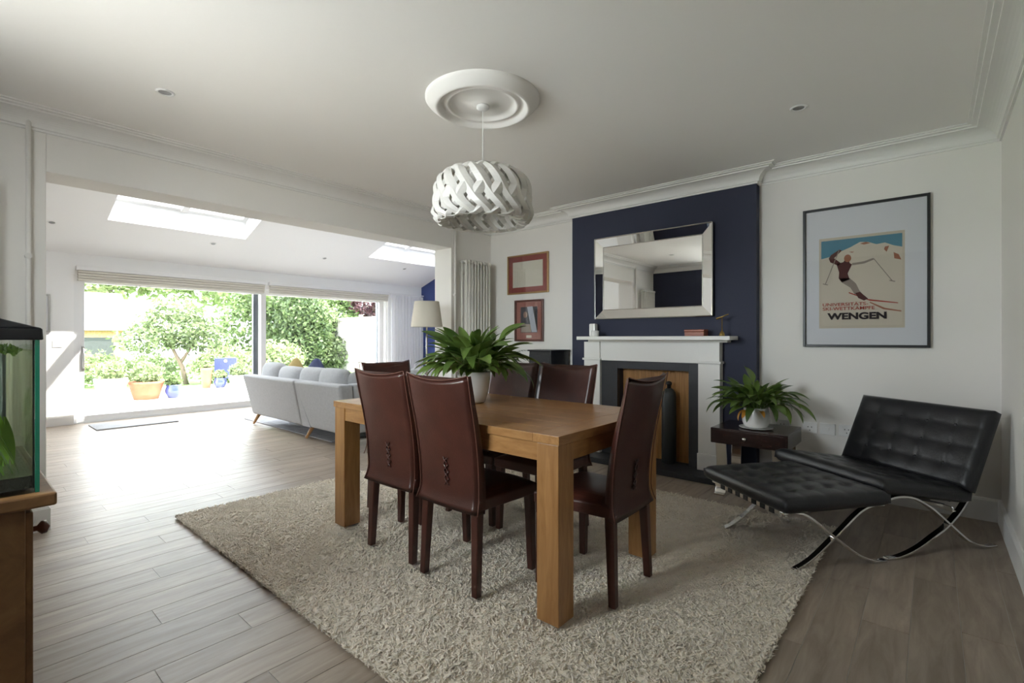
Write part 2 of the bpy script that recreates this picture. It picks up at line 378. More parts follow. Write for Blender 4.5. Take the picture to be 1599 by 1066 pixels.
for n, (a, b) in enumerate(SKY):
    W = struct(B((SX0, a, 0), (SX0 + 0.001, a + 0.001, 0.001)).build('window_%d' % (n + 1), M['pvc']))
    W.data.clear_geometry()
    f = MB()
    def sb(x0, x1, y0, y1, h0, h1): f.hexa([(x0, y0, zroof(x0) + h0), (x1, y0, zroof(x1) + h0), (x1, y1, zroof(x1) + h0), (x0, y1, zroof(x0) + h0)], [(x0, y0, zroof(x0) + h1), (x1, y0, zroof(x1) + h1), (x1, y1, zroof(x1) + h1), (x0, y1, zroof(x0) + h1)])
    sb(SX0, SX0 + .06, a, b, .26, .36); sb(SX1 - .06, SX1, a, b, .26, .36); sb(SX0 + .06, SX1 - .06, a, a + .06, .26, .36); sb(SX0 + .06, SX1 - .06, b - .06, b, .26, .36)
    sb(SX0 + .06, SX1 - .06, (a + b) / 2 - .04, (a + b) / 2 + .04, .22, .36)
    tmp = f.build('window_frame', M['pvc'], W)
    W.data = tmp.data.copy(); bpy.data.objects.remove(tmp)
    for y0, y1 in ((a + .06, (a + b) / 2 - .04), ((a + b) / 2 + .04, b - .06)):
        f = MB(); sb(SX0 + .06, SX1 - .06, y0, y1, .30, .312); f.build('pane', M['dimming'], W)

# cornice round the dining room, skirtings
wallpath = [(XL, YB), (XL, YF), (CX0, YF), (CX0, CY), (CX1, CY), (CX1, YF), (XR, YF), (XR, YB)]
prof = [(0, 2.42), (0.012, 2.42), (0.014, 2.432), (0.024, 2.436)]
for i in range(9):
    t = i / 8 * PI / 2; prof.append((0.024 + 0.085 * (1 - math.cos(t)), 2.436 + 0.068 * math.sin(t)))
prof += [(0.118, 2.504), (0.120, 2.512), (0.145, 2.514), (0.147, 2.521), (0.165, 2.523), (0.165, 2.531), (0, 2.531)]
struct(sweep_poly(wallpath, prof, True).build('trim_1', M['trim']))
def skirt(name, path, h=0.145, t=0.018, m='trim'):
    struct(sweep_poly(path, [(0, 0), (t, 0), (t, h - 0.014), (t * 0.55, h), (0, h)], False).build(name, M[m]))
skirt('baseboard_right', [(CX1, YF), (XR, YF), (XR, YB)])
skirt('baseboard_alcove', [(XL, OY1 + 0.0), (XL, YF), (CX0, YF)])
skirt('baseboard_opening', [(XL, YB), (XL, OY0), (XO2, OY0)])
skirt('baseboard_jamb', [(XO2, OY1), (XL, OY1), (XL, OY1 + 0.03)])
skirt('baseboard_patio', [(XP, EY0), (XP, DY0)])
skirt('baseboard_extension', [(XP, EY1), (XO2, EY1)])
skirt('baseboard_curtain', [(XP, DY1), (XP, EY1)])

# ------------------------------------------------------------------ patio doors
def door(idx, y0, y1, xo, handle):
    D = struct(MB().build('door_%d' % idx, M['pvc']))
    z0, z1 = 0.012, DZ - 0.012; s = 0.085
    B((xo - .06, y0, z0), (xo, y0 + s, z1)).build('stile', M['pvc'], D, bevel=.004)
    B((xo - .06, y1 - s, z0), (xo, y1, z1)).build('stile', M['pvc'], D, bevel=.004)
    B((xo - .06, y0 + s, z0), (xo, y1 - s, z0 + .085)).build('bottom_rail', M['pvc'], D, bevel=.004)
    B((xo - .06, y0 + s, z1 - s), (xo, y1 - s, z1)).build('top_rail', M['pvc'], D, bevel=.004)
    B((xo - .036, y0 + s, z0 + .085), (xo - .024, y1 - s, z1 - s)).build('pane', M['dimming'], D)
    if handle:
        h = B((xo, y0 + .055, .72), (xo + .012, y0 + .085, 1.06)).build('handle_plate', M['steel'], D, bevel=.003)
        MB().tube([(xo + .004, y0 + .07, .75), (xo + .045, y0 + .07, .78), (xo + .045, y0 + .07, 1.0), (xo + .004, y0 + .07, 1.03)], .009).build('handle', M['steel'], h, smooth=True)
    return D
door(1, DY0 + .035, 3.70, XP - .06, True)
door(2, 3.62, DY1 - .035, XP - .135, False)
fr = MB(); fr.box((XP - .24, DY0, 0), (XP - .03, DY0 + .035, DZ)); fr.box((XP - .24, DY1 - .035, 0), (XP - .03, DY1, DZ)); fr.box((XP - .24, DY0 + .035, DZ - .012), (XP - .03, DY1 - .035, DZ)); fr.box((XP - .24, DY0 + .035, -.02), (XP - .03, DY1 - .035, .012))
struct(fr.build('trim_2', M['pvc']))
ex = MB(); ex.box((XP - .26, 3.54, .012), (XP - .20, 3.62, DZ - .012)); ex.box((XP - .26, DY1 - .13, .012), (XP - .20, DY1 - .035, DZ - .012))
struct(ex.build('trim_3', M['alu']))
for i, (a, b, side) in enumerate(((DY0 + .015, 3.655, 'left'), (3.70, DY1 - .0, 'right'))):
    T_ = thing('roman_blind', (XP + .06, (a + b) / 2, 1.97), 'raised cream roman blind above the %s' % ('sliding door with the handle' if i == 0 else 'fixed glass behind the sofa'), 'blind', group='blinds over the patio doors')
    B((XP + .002, a, 2.10), (XP + .085, b, 2.155)).build('headrail', M['pvc'], T_, world=True, bevel=.006)
    for k in range(4):
        z = 2.10 - k * .036; B((XP + .004, a + .02, z - .036), (XP + .07 - k * .009, b - .02, z - .003)).build('fold', M['blind'], T_, world=True, bevel=.008)

# ------------------------------------------------------------------ dining table
TX0, TX1, TY0, TY1, RZ, TZ = -2.80, -1.105, 1.565, 2.475, 0.030, 0.785
t = thing('dining_table', ((TX0 + TX1) / 2, (TY0 + TY1) / 2, RZ), 'chunky golden oak dining table standing on the shaggy rug', 'table')
L = .108
for lx in (TX0 + .006, TX1 - L - .006):
    for ly in (TY0 + .006, TY1 - L - .006): B((lx, ly, RZ), (lx + L, ly + L, TZ - .037)).build('leg', M['oak_v'], t, world=True, bevel=.003)
az0 = TZ - .112
for ly in (TY0 + .012, TY1 - .036): B((TX0 + L + .006, ly, az0), (TX1 - L - .006, ly + .024, TZ - .037)).build('apron', M['oak'], t, world=True)
for lx in (TX0 + .012, TX1 - .036): B((lx, TY0 + L + .006, az0), (lx + .024, TY1 - L - .006, TZ - .037)).build('apron', M['oak_y'], t, world=True)
e = .13
for ly in (TY0, TY1 - e): B((TX0 + e + .0006, ly, TZ - .036), (TX1 - e - .0006, ly + e, TZ)).build('top_rail', M['oak'], t, world=True, bevel=.0015)
for lx in (TX0, TX1 - e): B((lx, TY0, TZ - .036), (lx + e, TY1, TZ)).build('breadboard_end', M['oak_y'], t, world=True, bevel=.0015)
npl = 5; pw = (TY1 - TY0 - 2 * e) / npl
for i in range(npl): B((TX0 + e + .0006, TY0 + e + i * pw + .0006, TZ - .036), (TX1 - e - .0006, TY0 + e + (i + 1) * pw - .0006, TZ)).build('top_board', M['oak'], t, world=True, bevel=.001)

# ------------------------------------------------------------------ leather chairs
def back_pt(u, v, off=0.0):
    """u -1..1 across, v 0..1 bottom to top; returns back shell surface (front face when off>0)"""
    z0 = .362 + .004 * u * u
    z1 = .952 + .026 * u * u
    z = z0 + (z1 - z0) * v
    hw = .196 + .012 * v + .012 * max(0, 1 - v / .12) ** 1.5
    yc = -.178 - .078 * v ** 1.6 + .009 * math.sin(PI * min(1, v * 1.25)) - .018 * max(0, 1 - v / .12) ** 1.5
    y = yc - .014 * (1 - u * u) * (0.1 + .9 * v)
    return (u * hw, y + off, z)
def make_chair():
    r = thing('dining_chair', (0, 0, 0), 'x', 'chair')
    b = MB(); nu, nv = 20, 26
    front = lambda u, v: back_pt(2 * u - 1, v, .036 * (1 - .75 * v) + .012)
    rear = lambda u, v: back_pt(2 * u - 1, v, 0)
    ring = lambda i, s: None
    def shell(a, c):      # a around (closed loop front/back), c up
        if a < .5: return rear(a * 2, c)
        return front(1 - (a - .5) * 2, c)
    b.grid(lambda c, a: shell(a, c), nv, 2 * nu, cv=True)
    n2 = 2 * nu
    b.f.append(tuple(range(n2))); b.f.append(tuple(nv * n2 + k for k in range(n2))[::-1])
    bk = b.build('backrest', M['leather'], r, smooth=True)
    md = bk.modifiers.new('w', 'WEIGHTED_NORMAL')
    for s in (-1, 1):
        MB().tube([Vector(back_pt(s, i / 24, .0)) + Vector((s * .002, -.001, 0)) for i in range(25)], .0024, 6).build('piping', M['leather_edge'], bk, smooth=True)
    MB().tube([Vector(back_pt(-1 + i / 10, 1, .0)) + Vector((0, -.001, .001)) for i in range(21)], .0024, 6).build('piping', M['leather_edge'], bk, smooth=True)
    la = MB()
    for k in range(4):
        va, vb = .17 + k * .056, .17 + (k + .95) * .056
        for s in (-1, 1):
            pts = [Vector(back_pt(s * .075 * (1 - 2 * q), va + (vb - va) * q, -.004 - .003 * math.sin(PI * q))) for q in (0, .25, .5, .75, 1)]
            la.tube(pts, .0030, 6)
    la.build('lacing', M['leather'], bk, smooth=True)
    B((-.012, back_pt(0, .16)[1] - .0016, back_pt(0, .16)[2]), (.012, back_pt(0, .16)[1] + .01, back_pt(0, .16)[2] + .001)) 
    # seat: padded trapezoid
    def seat(u, v):
        hw = .192 + .026 * v; y = -.165 + .385 * v
        return u, hw, y
    st = MB(); n = 14
    def top(a, v):
        u = 2 * a - 1; _, hw, y = seat(u, v); e_ = (1 - abs(u) ** 6) * (1 - abs(2 * v - 1) ** 8)
        return (u * hw, y, .425 + .028 * e_)
    def bot(a, v):
        u = 2 * a - 1; _, hw, y = seat(u, v); return (u * hw * .985, y, .372)
    st.grid(top, n, n); base = len(st.v); st.grid(bot, n, n)
    idx = lambda i, j: i * (n + 1) + j
    for i in range(n):
        for (p, q) in (((i, 0), (i + 1, 0)), ((i, n), (i + 1, n)), ((0, i), (0, i + 1)), ((n, i), (n, i + 1))):
            st.f.append((idx(*p), idx(*q), base + idx(*q), base + idx(*p)))
    st.build('seat', M['leather'], r, smooth=False, bevel=.006)
    for s in (-1, 1):
        for y, x, by, bx in ((-.155, .168, -.172, .178), (.19, .188, .196, .197)):
            a = .021; c = .0165
            MB().hexa([(s * bx - c, by - c, 0), (s * bx + c, by - c, 0), (s * bx + c, by + c, 0), (s * bx - c, by + c, 0)],
                      [(s * x - a, y - a, .385), (s * x + a, y - a, .385), (s * x + a, y + a, .385), (s * x - a, y + a, .385)]).build('leg', M['leather'], r, bevel=.004)
    return r
ch0 = make_chair()
spots = [((-1.70, 1.70), 0, 'brown leather chair nearest the camera on the long side, beside the front table leg'),
         ((-2.175, 1.715), 0.02, 'brown leather chair on the near long side, further from the front table leg'),
         ((-1.20, 2.02), PI / 2 + .03, 'brown leather chair alone at the table end in front of the fireplace'),
         ((-2.70, 2.05), -PI / 2, 'brown leather chair at the table end nearest the sofa'),
         ((-1.775, 2.37), PI, 'brown leather chair on the far long side, just left of the white fire surround'),
         ((-2.225, 2.37), PI, 'brown leather chair on the far long side, partly behind the table plant')]
for i, ((x, y), rz, l) in enumerate(spots):
    o = ch0 if i == 0 else copy_tree(ch0)
    o.location = (x, y, RZ); o.rotation_euler = (0, 0, rz); lab(o, l, 'chair', 'brown leather dining chairs')

# ------------------------------------------------------------------ shaggy rug
RX0, RX1, RY0, RY1 = -3.73, -0.445, 0.975, 3.53
rg = thing('area_rug', ((RX0 + RX1) / 2, (RY0 + RY1) / 2, 0.0005), 'large cream shaggy wool rug under the dining table', 'rug')
B((RX0 + .01, RY0 + .01, 0.0005), (RX1 - .01, RY1 - .01, .016)).build('backing', M['rug'], rg, world=True)
def tufts(n, x0, x1, y0, y1, h, wd, org):
    p = np.empty((n, 3)); p[:, 0] = np.random.uniform(x0, x1, n); p[:, 1] = np.random.uniform(y0, y1, n); p[:, 2] = .008
    # clump lean follows a soft field
    ang = 2.2 * np.sin(p[:, 0] * 5.1 + 1.3 * np.sin(p[:, 1] * 7)) + 2.0 * np.cos(p[:, 1] * 6.3 + p[:, 0] * 3) + np.random.normal(0, 2.4, n)
    ln = np.random.uniform(.45, 1.15, n)[:, None] * h; lean = np.stack([np.cos(ang), np.sin(ang), np.zeros(n)], 1)
    up = np.zeros((n, 3)); up[:, 2] = np.random.uniform(.55, .95, n)
    mid = p + (lean * .25 + up * .62) * ln; tip = p + (lean * .9 + up * .9) * ln
    a0 = np.random.uniform(0, 2 * PI, n); ws = np.random.uniform(.7, 1.3, n)[:, None] * wd
    V = []
    for k in range(3):
        d = np.stack([np.cos(a0 + k * 2.0944), np.sin(a0 + k * 2.0944), np.zeros(n)], 1)
        V.append(p + d * ws * .7)
    for k in range(3):
        d = np.stack([np.cos(a0 + k * 2.0944), np.sin(a0 + k * 2.0944), np.zeros(n)], 1)
        V.append(mid + d * ws)
    V.append(tip)
    V = np.stack(V, 1).reshape(-1, 3); V[:, 2] = np.minimum(V[:, 2], .0295); V -= np.array(org)
    F = np.array([[0, 1, 4, 0, 4, 3], [1, 2, 5, 1, 5, 4], [2, 0, 3, 2, 3, 5], [3, 4, 6, 4, 5, 6], [5, 3, 6, -1, -1, -1]])
    tris = [(0, 1, 4), (0, 4, 3), (1, 2, 5), (1, 5, 4), (2, 0, 3), (2, 3, 5), (3, 4, 6), (4, 5, 6), (5, 3, 6)]
    T = (np.arange(n)[:, None, None] * 7 + np.array(tris)[None]).reshape(-1)
    return mesh_np(V, T, 3)
def mesh_np(V, idx, k):
    me = bpy.data.meshes.new('mesh'); nf = len(idx) // k
    me.vertices.add(len(V)); me.vertices.foreach_set('co', np.ascontiguousarray(V, dtype=np.float32).ravel())
    me.loops.add(len(idx)); me.loops.foreach_set('vertex_index', np.ascontiguousarray(idx, dtype=np.int32))
    me.polygons.add(nf); me.polygons.foreach_set('loop_start', np.arange(nf, dtype=np.int32) * k)
    me.update(calc_edges=True); me.validate(); return me
me = tufts(130000, RX0, RX1, RY0, RY1, .027, .0045, rg.location)
o = link('pile', me, M['rug'], rg, smooth=True); o['kind'] = 'stuff'

# ------------------------------------------------------------------ fireplace
f = thing('fire_surround', (-1.99, 4.2, 0), 'white painted fire surround with mantel shelf on the navy chimney breast', 'fireplace')
yb = CY - .0005
B((-2.655, 4.06, 1.155), (-1.215, yb, 1.188)).build('mantel_shelf', M['trim'], f, world=True, bevel=.003)
B((-2.60, 4.185, 1.135), (-1.27, yb, 1.155)).build('bed_mould', M['trim'], f, world=True, bevel=.003)
for x0, x1 in ((-2.655, -2.475), (-1.515, -1.335)):
    B((x0, 4.20, .19), (x1, yb, .955)).build('pilaster', M['trim'], f, world=True, bevel=.002)
    B((x0 - .006, 4.19, .05), (x1 + .006, yb, .19)).build('plinth', M['trim'], f, world=True, bevel=.003)
    B((x0 - .012, 4.183, .955), (x1 + .012, yb, .975)).build('capital_bead', M['trim'], f, world=True, bevel=.004)
    B((x0 + .002, 4.197, .975), (x1 - .002, yb, 1.135)).build('corbel_block', M['trim'], f, world=True, bevel=.002)
B((-2.475, 4.212, .955), (-1.515, yb, 1.135)).build('frieze', M['trim'], f, world=True, bevel=.002)
i_ = MB(); i_.box((-2.475, 4.235, .05), (FX0 - .001, yb, .955)); i_.box((FX1 + .001, 4.235, .05), (-1.515, yb, .955)); i_.box((FX0 - .001, 4.235, FZ), (FX1 + .001, yb, .955))
i_.build('slate_slip', M['slate'], f, world=True, bevel=.002)
h = B((-2.70, 3.985, 0.0005), (-1.29, YF - .02, .048)).build('hearth', M['slate'], bevel=.004, tag=('black slate hearth slab under the white fire surround', 'hearth'))
bp = thing('fireback_panel', (-1.955, 4.345, .05), 'slatted bamboo panel closing the fireplace opening', 'panel')
nsl = 17; sw = (FX1 - FX0 - .004) / nsl
for k in range(nsl): B((FX0 + .002 + k * sw, 4.345, .0485), (FX0 + .002 + (k + 1) * sw - .002, 4.362, FZ - .003)).build('slat', M['bamboo'], bp, world=True)
g = thing('fire_flask', (-1.80, 4.265, .0485), 'tall dark cylindrical vessel standing inside the fireplace', 'vessel')
MB().lathe([(.058, 0), (.064, .01), (.064, .60), (.058, .635), (.04, .66), (.022, .672)], 28).build('body', M['cyl'], g, smooth=True, bevel=0)
MB().lathe([(.018, .67), (.018, .70), (.026, .705), (.026, .725), (.012, .735)], 16).build('cap', M['black'], g, smooth=True)
# things on the mantel
o = MB(); o.box((-2.585, 4.175, 1.1885), (-2.515, 4.235, 1.315)); o.build('ornament_block', M['ceramic'], bevel=.012, seg=3, tag=('tall pale ceramic block ornament at the left end of the mantel', 'ornament'))
cd_ = thing('candle_cup', (-2.478, 4.12, 1.1885), 'small white candle cup beside the pale ornament on the mantel', 'candle')
MB().lathe([(.030, 0), (.036, .006), (.038, .055), (.034, .055), (.032, .02), (0, .018)], 20, cap=False).build('cup', M['ceramic'], cd_, smooth=True)
MB().lathe([(.031, .02), (.031, .048), (0, .048)], 20).build('wax', M['paper'], cd_)
bx = thing('wooden_box', (-1.52, 4.17, 1.1885), 'small reddish wooden box on the mantel shelf', 'box')
M['redwood'] = wood('redwood', (0.22, 0.05, 0.02), (0.33, 0.09, 0.035), (4, 12, 12), 0.35, 5, 0.02)
B((-.082, -.05, 0), (.082, .05, .036)).build('body', M['redwood'], bx, bevel=.003)
B((-.084, -.052, .037), (.084, .052, .056)).build('lid', M['redwood'], bx, bevel=.004)
br = thing('brass_ornament', (-1.305, 4.16, 1.1885), 'slim brass ornament with a slanted arm at the right end of the mantel', 'ornament')
MB().lathe([(.022, 0), (.022, .012), (.016, .03), (.010, .036), (.004, .045), (.003, .155)], 16).build('stand', M['brass'], br, smooth=True)
MB().tube([(-.045, 0, .142), (0, 0, .157), (.05, 0, .178)], [.009, .006, .0035], 10).build('arm', M['brass'], br, smooth=True)

# ------------------------------------------------------------------ bevelled mirror
mr = thing('wall_mirror', (-1.975, CY, 1.365), 'large rectangular wall mirror in a wide silver frame above the mantel', 'mirror')
mx0, mx1, mz0, mz1 = -2.555, -1.41, 1.362, 2.155
yo, yi, fw = CY - .042, CY - .024, .088
B((mx0 + .004, CY - .022, mz0 + .004), (mx1 - .004, CY - .0005, mz1 - .004)).build('backing', M['black'], mr, world=True)
P4o = [(mx0, yo, mz0), (mx1, yo, mz0), (mx1, yo, mz1), (mx0, yo, mz1)]
P4i = [(mx0 + fw, yi, mz0 + fw), (mx1 - fw, yi, mz0 + fw), (mx1 - fw, yi, mz1 - fw), (mx0 + fw, yi, mz1 - fw)]
for k in range(4):
    a, b = P4o[k], P4o[(k + 1) % 4]; c, d = P4i[(k + 1) % 4], P4i[k]
    dn = lambda p: (p[0], CY - .021, p[2])
    MB().hexa([a, b, c, d], [dn(a), dn(b), dn(c), dn(d)]).build('frame_facet', M['mirror'], mr, world=True)
    MB().tube([a, b], .006, 6).build('edge_bead', M['silver'], mr, world=True)
    MB().tube([d, c], .004, 6).build('inner_bead', M['silver'], mr, world=True)
B((mx0 + fw, CY - .023, mz0 + fw), (mx1 - fw, CY - .0215, mz1 - fw)).build('glass', M['mirror'], mr, world=True)

# ------------------------------------------------------------------ framed pictures
def frame(root, x0, x1, z0, z1, y, fwid, depth, mat, name='frame'):
    fwm = MB(); yb_ = y - .0005; yf = y - depth
    fwm.box((x0, yf, z0), (x0 + fwid, yb_, z1)); fwm.box((x1 - fwid, yf, z0), (x1, yb_, z1))
    fwm.box((x0 + fwid, yf, z0), (x1 - fwid, yb_, z0 + fwid)); fwm.box((x0 + fwid, yf, z1 - fwid), (x1 - fwid, yb_, z1))
    return fwm.build(name, mat, root, world=True, bevel=.002)
def flat(poly, y, root, name, mat, th=.0006):
    n = len(poly); mb_ = MB(); mb_.add([(x, y, z) for x, z in poly] + [(x, y + th, z) for x, z in poly], [tuple(range(n)), tuple(range(n, 2 * n))[::-1]] + [(i, (i + 1) % n, n + (i + 1) % n, n + i) for i in range(n)])
    return mb_.build(name, mat, root, world=True)
def text(body, x, z, width, y, root, name, mat, height=None, bold=0.0):
    cu = bpy.data.curves.new('t', 'FONT'); cu.body = body; cu.size = 1; cu.extrude = 0; cu.offset = bold
    ob = bpy.data.objects.new('t', cu); COL.objects.link(ob); bpy.context.view_layer.update()
    me = bpy.data.meshes.new_from_object(ob.evaluated_get(bpy.context.evaluated_depsgraph_get())); bpy.data.objects.remove(ob)
    co = np.empty(len(me.vertices) * 3, np.float32); me.vertices.foreach_get('co', co); co = co.reshape(-1, 3)
    mn, mx = co.min(0), co.max(0); sx = width / (mx[0] - mn[0]); sy = sx if height is None else height / (mx[1] - mn[1])
    ob_ = OFF[root.name]
    out = np.stack([x + (co[:, 0] - mn[0]) * sx - ob_[0], np.full(len(co), y - ob_[1]), z + (co[:, 1] - mn[1]) * sy - ob_[2]], 1)
    me.vertices.foreach_set('co', out.astype(np.float32).ravel()); me.update()
    me.materials.clear()
    return link(name, me, mat, root)
p = thing('framed_poster', (-.38, YF, 1.105), 'large black framed ski poster with wide white mount beside the chimney breast', 'poster')
px0, px1, pz0, pz1 = -.758, -.006, 1.105, 2.155
frame(p, px0, px1, pz0, pz1, YF, .018, .032, M['black'])
B((px0 + .017, YF - .014, pz0 + .017), (px1 - .017, YF - .0008, pz1 - .017)).build('mount', M['mount'], p, world=True)
sx0, sx1, sz0, sz1 = -.652, -.142, 1.245, 1.925
def pc(name, c): return pmat(name, c, 0.8)
pap = pc('poster_paper', (0.66, 0.58, 0.46)); snow = pc('poster_snow', (0.70, 0.62, 0.50)); skyc = pc('poster_sky', (0.10, 0.27, 0.36)); ink = pc('poster_ink', (0.03, 0.02, 0.02)); red = pc('poster_red', (0.42, 0.06, 0.035)); brn = pc('poster_brown', (0.10, 0.03, 0.025)); gry = pc('poster_grey', (0.33, 0.27, 0.22)); rock = pc('poster_rock', (0.40, 0.16, 0.09))
ya = YF - .0147
B((sx0, ya, sz0), (sx1, YF - .013, sz1)).build('sheet', pap, p, world=True)
def U(u, v): return (sx0 + .014 + u * (sx1 - sx0 - .028), sz0 + .02 + v * (sz1 - sz0 - .04))
def pf(pts, k, name, mat): return flat([U(*q) for q in pts], ya - .0007 * k, p, name, mat)
pf([(0, 0), (1, 0), (1, 1), (0, 1)], 1, 'printed_field', snow)
pf([(0, 1), (0, .79), (.12, .81), (.25, .86), (.38, .90), (.50, .95), (.60, .94), (.70, .905), (.80, .915), (.9, .875), (1, .85), (1, 1)], 2, 'printed_sky', skyc)
for q in ([(.50, .93), (.57, .945), (.63, .925), (.55, .915)], [(.80, .87), (.85, .875), (.82, .81), (.79, .84)], [(.90, .80), (.96, .77), (.99, .71), (.91, .73)], [(.36, .85), (.43, .845), (.40, .835)]): pf(q, 2, 'printed_rock', rock)
pf([(.20, .72), (.29, .735), (.315, .765), (.365, .755), (.37, .72), (.40, .70), (.345, .60), (.37, .53), (.27, .50), (.23, .55), (.235, .62)], 3, 'printed_torso', brn)
pf([(.245, .55), (.37, .545), (.45, .48), (.49, .40), (.57, .315), (.52, .30), (.43, .36), (.38, .435), (.27, .50)], 3, 'printed_legs', gry)
pf([(.44, .37), (.50, .38), (.60, .30), (.55, .28), (.48, .31)], 4, 'printed_boots', brn)
pf([(.10, .79), (.13, .83), (.24, .885), (.27, .87), (.17, .79), (.26, .725), (.22, .70), (.12, .745)], 3, 'printed_arm', brn)
pf([(.40, .715), (.55, .725), (.66, .755), (.67, .735), (.55, .70), (.40, .69)], 3, 'printed_arm', gry)
cxh, czh = .345, .775
pf([(cxh + .046 * math.cos(a * PI / 8), czh + .044 * math.sin(a * PI / 8)) for a in range(16)], 4, 'printed_head', rock)
for a, b in (((.235, .875), (.055, .49)), ((.665, .75), (.885, .485))):
    pf([(a[0] - .006, a[1]), (a[0] + .006, a[1]), (b[0] + .006, b[1]), (b[0] - .006, b[1])], 4, 'printed_pole', gry)
    pf([(b[0] - .035, b[1] + .012), (b[0] + .035, b[1] - .004), (b[0] + .03, b[1] - .014), (b[0] - .03, b[1])], 4, 'printed_basket', gry)
pf([(.36, .385), (.60, .295), (.95, .245), (.955, .235), (.62, .275), (.36, .372)], 3, 'printed_ski', red)
pf([(.62, .265), (.80, .19), (.99, .155), (.99, .143), (.78, .175), (.62, .252)], 3, 'printed_ski', rock)
u0 = U(.02, 0)[0]; W_ = sx1 - sx0 - .028; Hh = sz1 - sz0 - .04
text('UNIVERSITÄTS-', u0, U(0, .228)[1], W_ * .58, ya - .0045, p, 'printed_lettering', red, Hh * .044, .008)
text('SKI-WETTKÄMPFE', u0, U(0, .178)[1], W_ * .66, ya - .0045, p, 'printed_lettering', red, Hh * .046, .008)
text('WENGEN', U(.08, 0)[0], U(0, .068)[1], W_ * .74, ya - .0045, p, 'printed_lettering', ink, Hh * .080, .045)
B((px0 + .017, YF - .0245, pz0 + .017), (px1 - .017, YF - .0225, pz1 - .017)).build('glazing', M['pic_glass'], p, world=True)

q = thing('framed_print', (-3.51, YF, 1.68), 'landscape gilt framed print with red mount, upper of the two in the alcove', 'picture')
frame(q, -3.815, -3.215, 1.682, 2.135, YF, .018, .024, M['gold'])
B((-3.80, YF - .012, 1.697), (-3.23, YF - .0008, 2.12)).build('mount', M['redmount'], q, world=True)
B((-3.735, YF - .0135, 1.76), (-3.295, YF - .0122, 2.055)).build('sheet', M['paper'], q, world=True)
B((-3.80, YF - .0185, 1.697), (-3.23, YF - .0168, 2.12)).build('glazing', M['pic_glass'], q, world=True)
q = thing('framed_photograph', (-3.49, YF, 1.135), 'portrait mahogany framed photograph, lower of the two pictures in the alcove', 'picture')
frame(q, -3.70, -3.285, 1.135, 1.61, YF, .022, .028, M['mahog'])
B((-3.68, YF - .012, 1.155), (-3.305, YF - .0008, 1.59)).build('mount', M['pinkmount'], q, world=True)
B((-3.615, YF - .0135, 1.235), (-3.37, YF - .0122, 1.53)).build('photo_sheet', pc('photo_dark', (0.035, 0.035, 0.045)), q, world=True)
flat([(-3.52, 1.53), (-3.44, 1.535), (-3.375, 1.24), (-3.45, 1.24)], YF - .0145, q, 'photo_light_streak', pc('photo_pale', (0.50, 0.53, 0.60)))
flat([(-3.61, 1.24), (-3.46, 1.24), (-3.46, 1.33), (-3.60, 1.34)], YF - .0142, q, 'photo_foreground', pc('photo_beige', (0.36, 0.30, 0.24)))
flat([(-3.545 + .03 * math.cos(a * PI / 6), 1.44 + .037 * math.sin(a * PI / 6)) for a in range(12)], YF - .0150, q, 'photo_spot', pc('photo_skin', (0.34, 0.20, 0.15)))
B((-3.53, YF - .0136, 1.175), (-3.455, YF - .0122, 1.205)).build('caption_plate', M['paper'], q, world=True)
B((-3.68, YF - .0205, 1.155), (-3.305, YF - .0187, 1.59)).build('glazing', M['pic_glass'], q, world=True)

# ------------------------------------------------------------------ column radiators and pipes
def radiator(y0, n, label):
    r = thing('column_radiator', (XL + .09, y0 + n * .0235, .30), label, 'radiator', group='tall column radiators on the opening wall')
    for k in range(n):
        yy = y0 + .0235 + k * .047; c = MB()
        for xx in (XL + .055, XL + .125): c.tube([(xx, yy, .34), (xx, yy, 2.045)], .0125, 8)
        for zz in (.345, 2.04):
            c.tube([(XL + .042, yy, zz), (XL + .138, yy, zz)], .0215, 8)
        c.build('column', M['rad'], r, smooth=True, world=True)
    MB().tube([(XL + .09, y0 - .015, 2.03), (XL + .09, y0 + .004, 2.03)], .014, 10).build('bleed_cap', M['steel'], r, world=True)
    for zz in (.5, 1.9): B((XL, y0 + .05, zz), (XL + .06, y0 + .08, zz + .03)).build('bracket', M['rad'], r, world=True)
    for yy in (y0 + .06, y0 + n * .047 - .06): MB().tube([(XL + .09, yy, 0.0005), (XL + .09, yy, .34)], .009, 8).build('pipe_tail', M['rad'], r, world=True)
    return r
radiator(3.81, 9, 'tall cream column radiator in the corner beside the alcove pictures')
radiator(-.25, 9, 'tall cream column radiator behind the fish tank, only its edge in view')
for y, l in ((.325, 'white painted pipe on the wall left of the wide opening'), (3.757, 'white painted pipe on the wall between the wide opening and the radiator')):
    r = thing('heating_pipe', (XL + .03, y, .0), l, 'pipe', group='white wall pipes')
    zt = ZC - .001 if y < 1 else 2.419
    MB().tube([(XL + .022, y, .1465), (XL + .022, y, zt)], .0125, 10).build('pipe', M['wall'], r, smooth=True, world=True)
    for zz in (1.66, .7): MB().tube([(XL + .0005, y, zz), (XL + .04, y, zz)], .017, 10).build('pipe_clip', M['wall'], r, world=True)

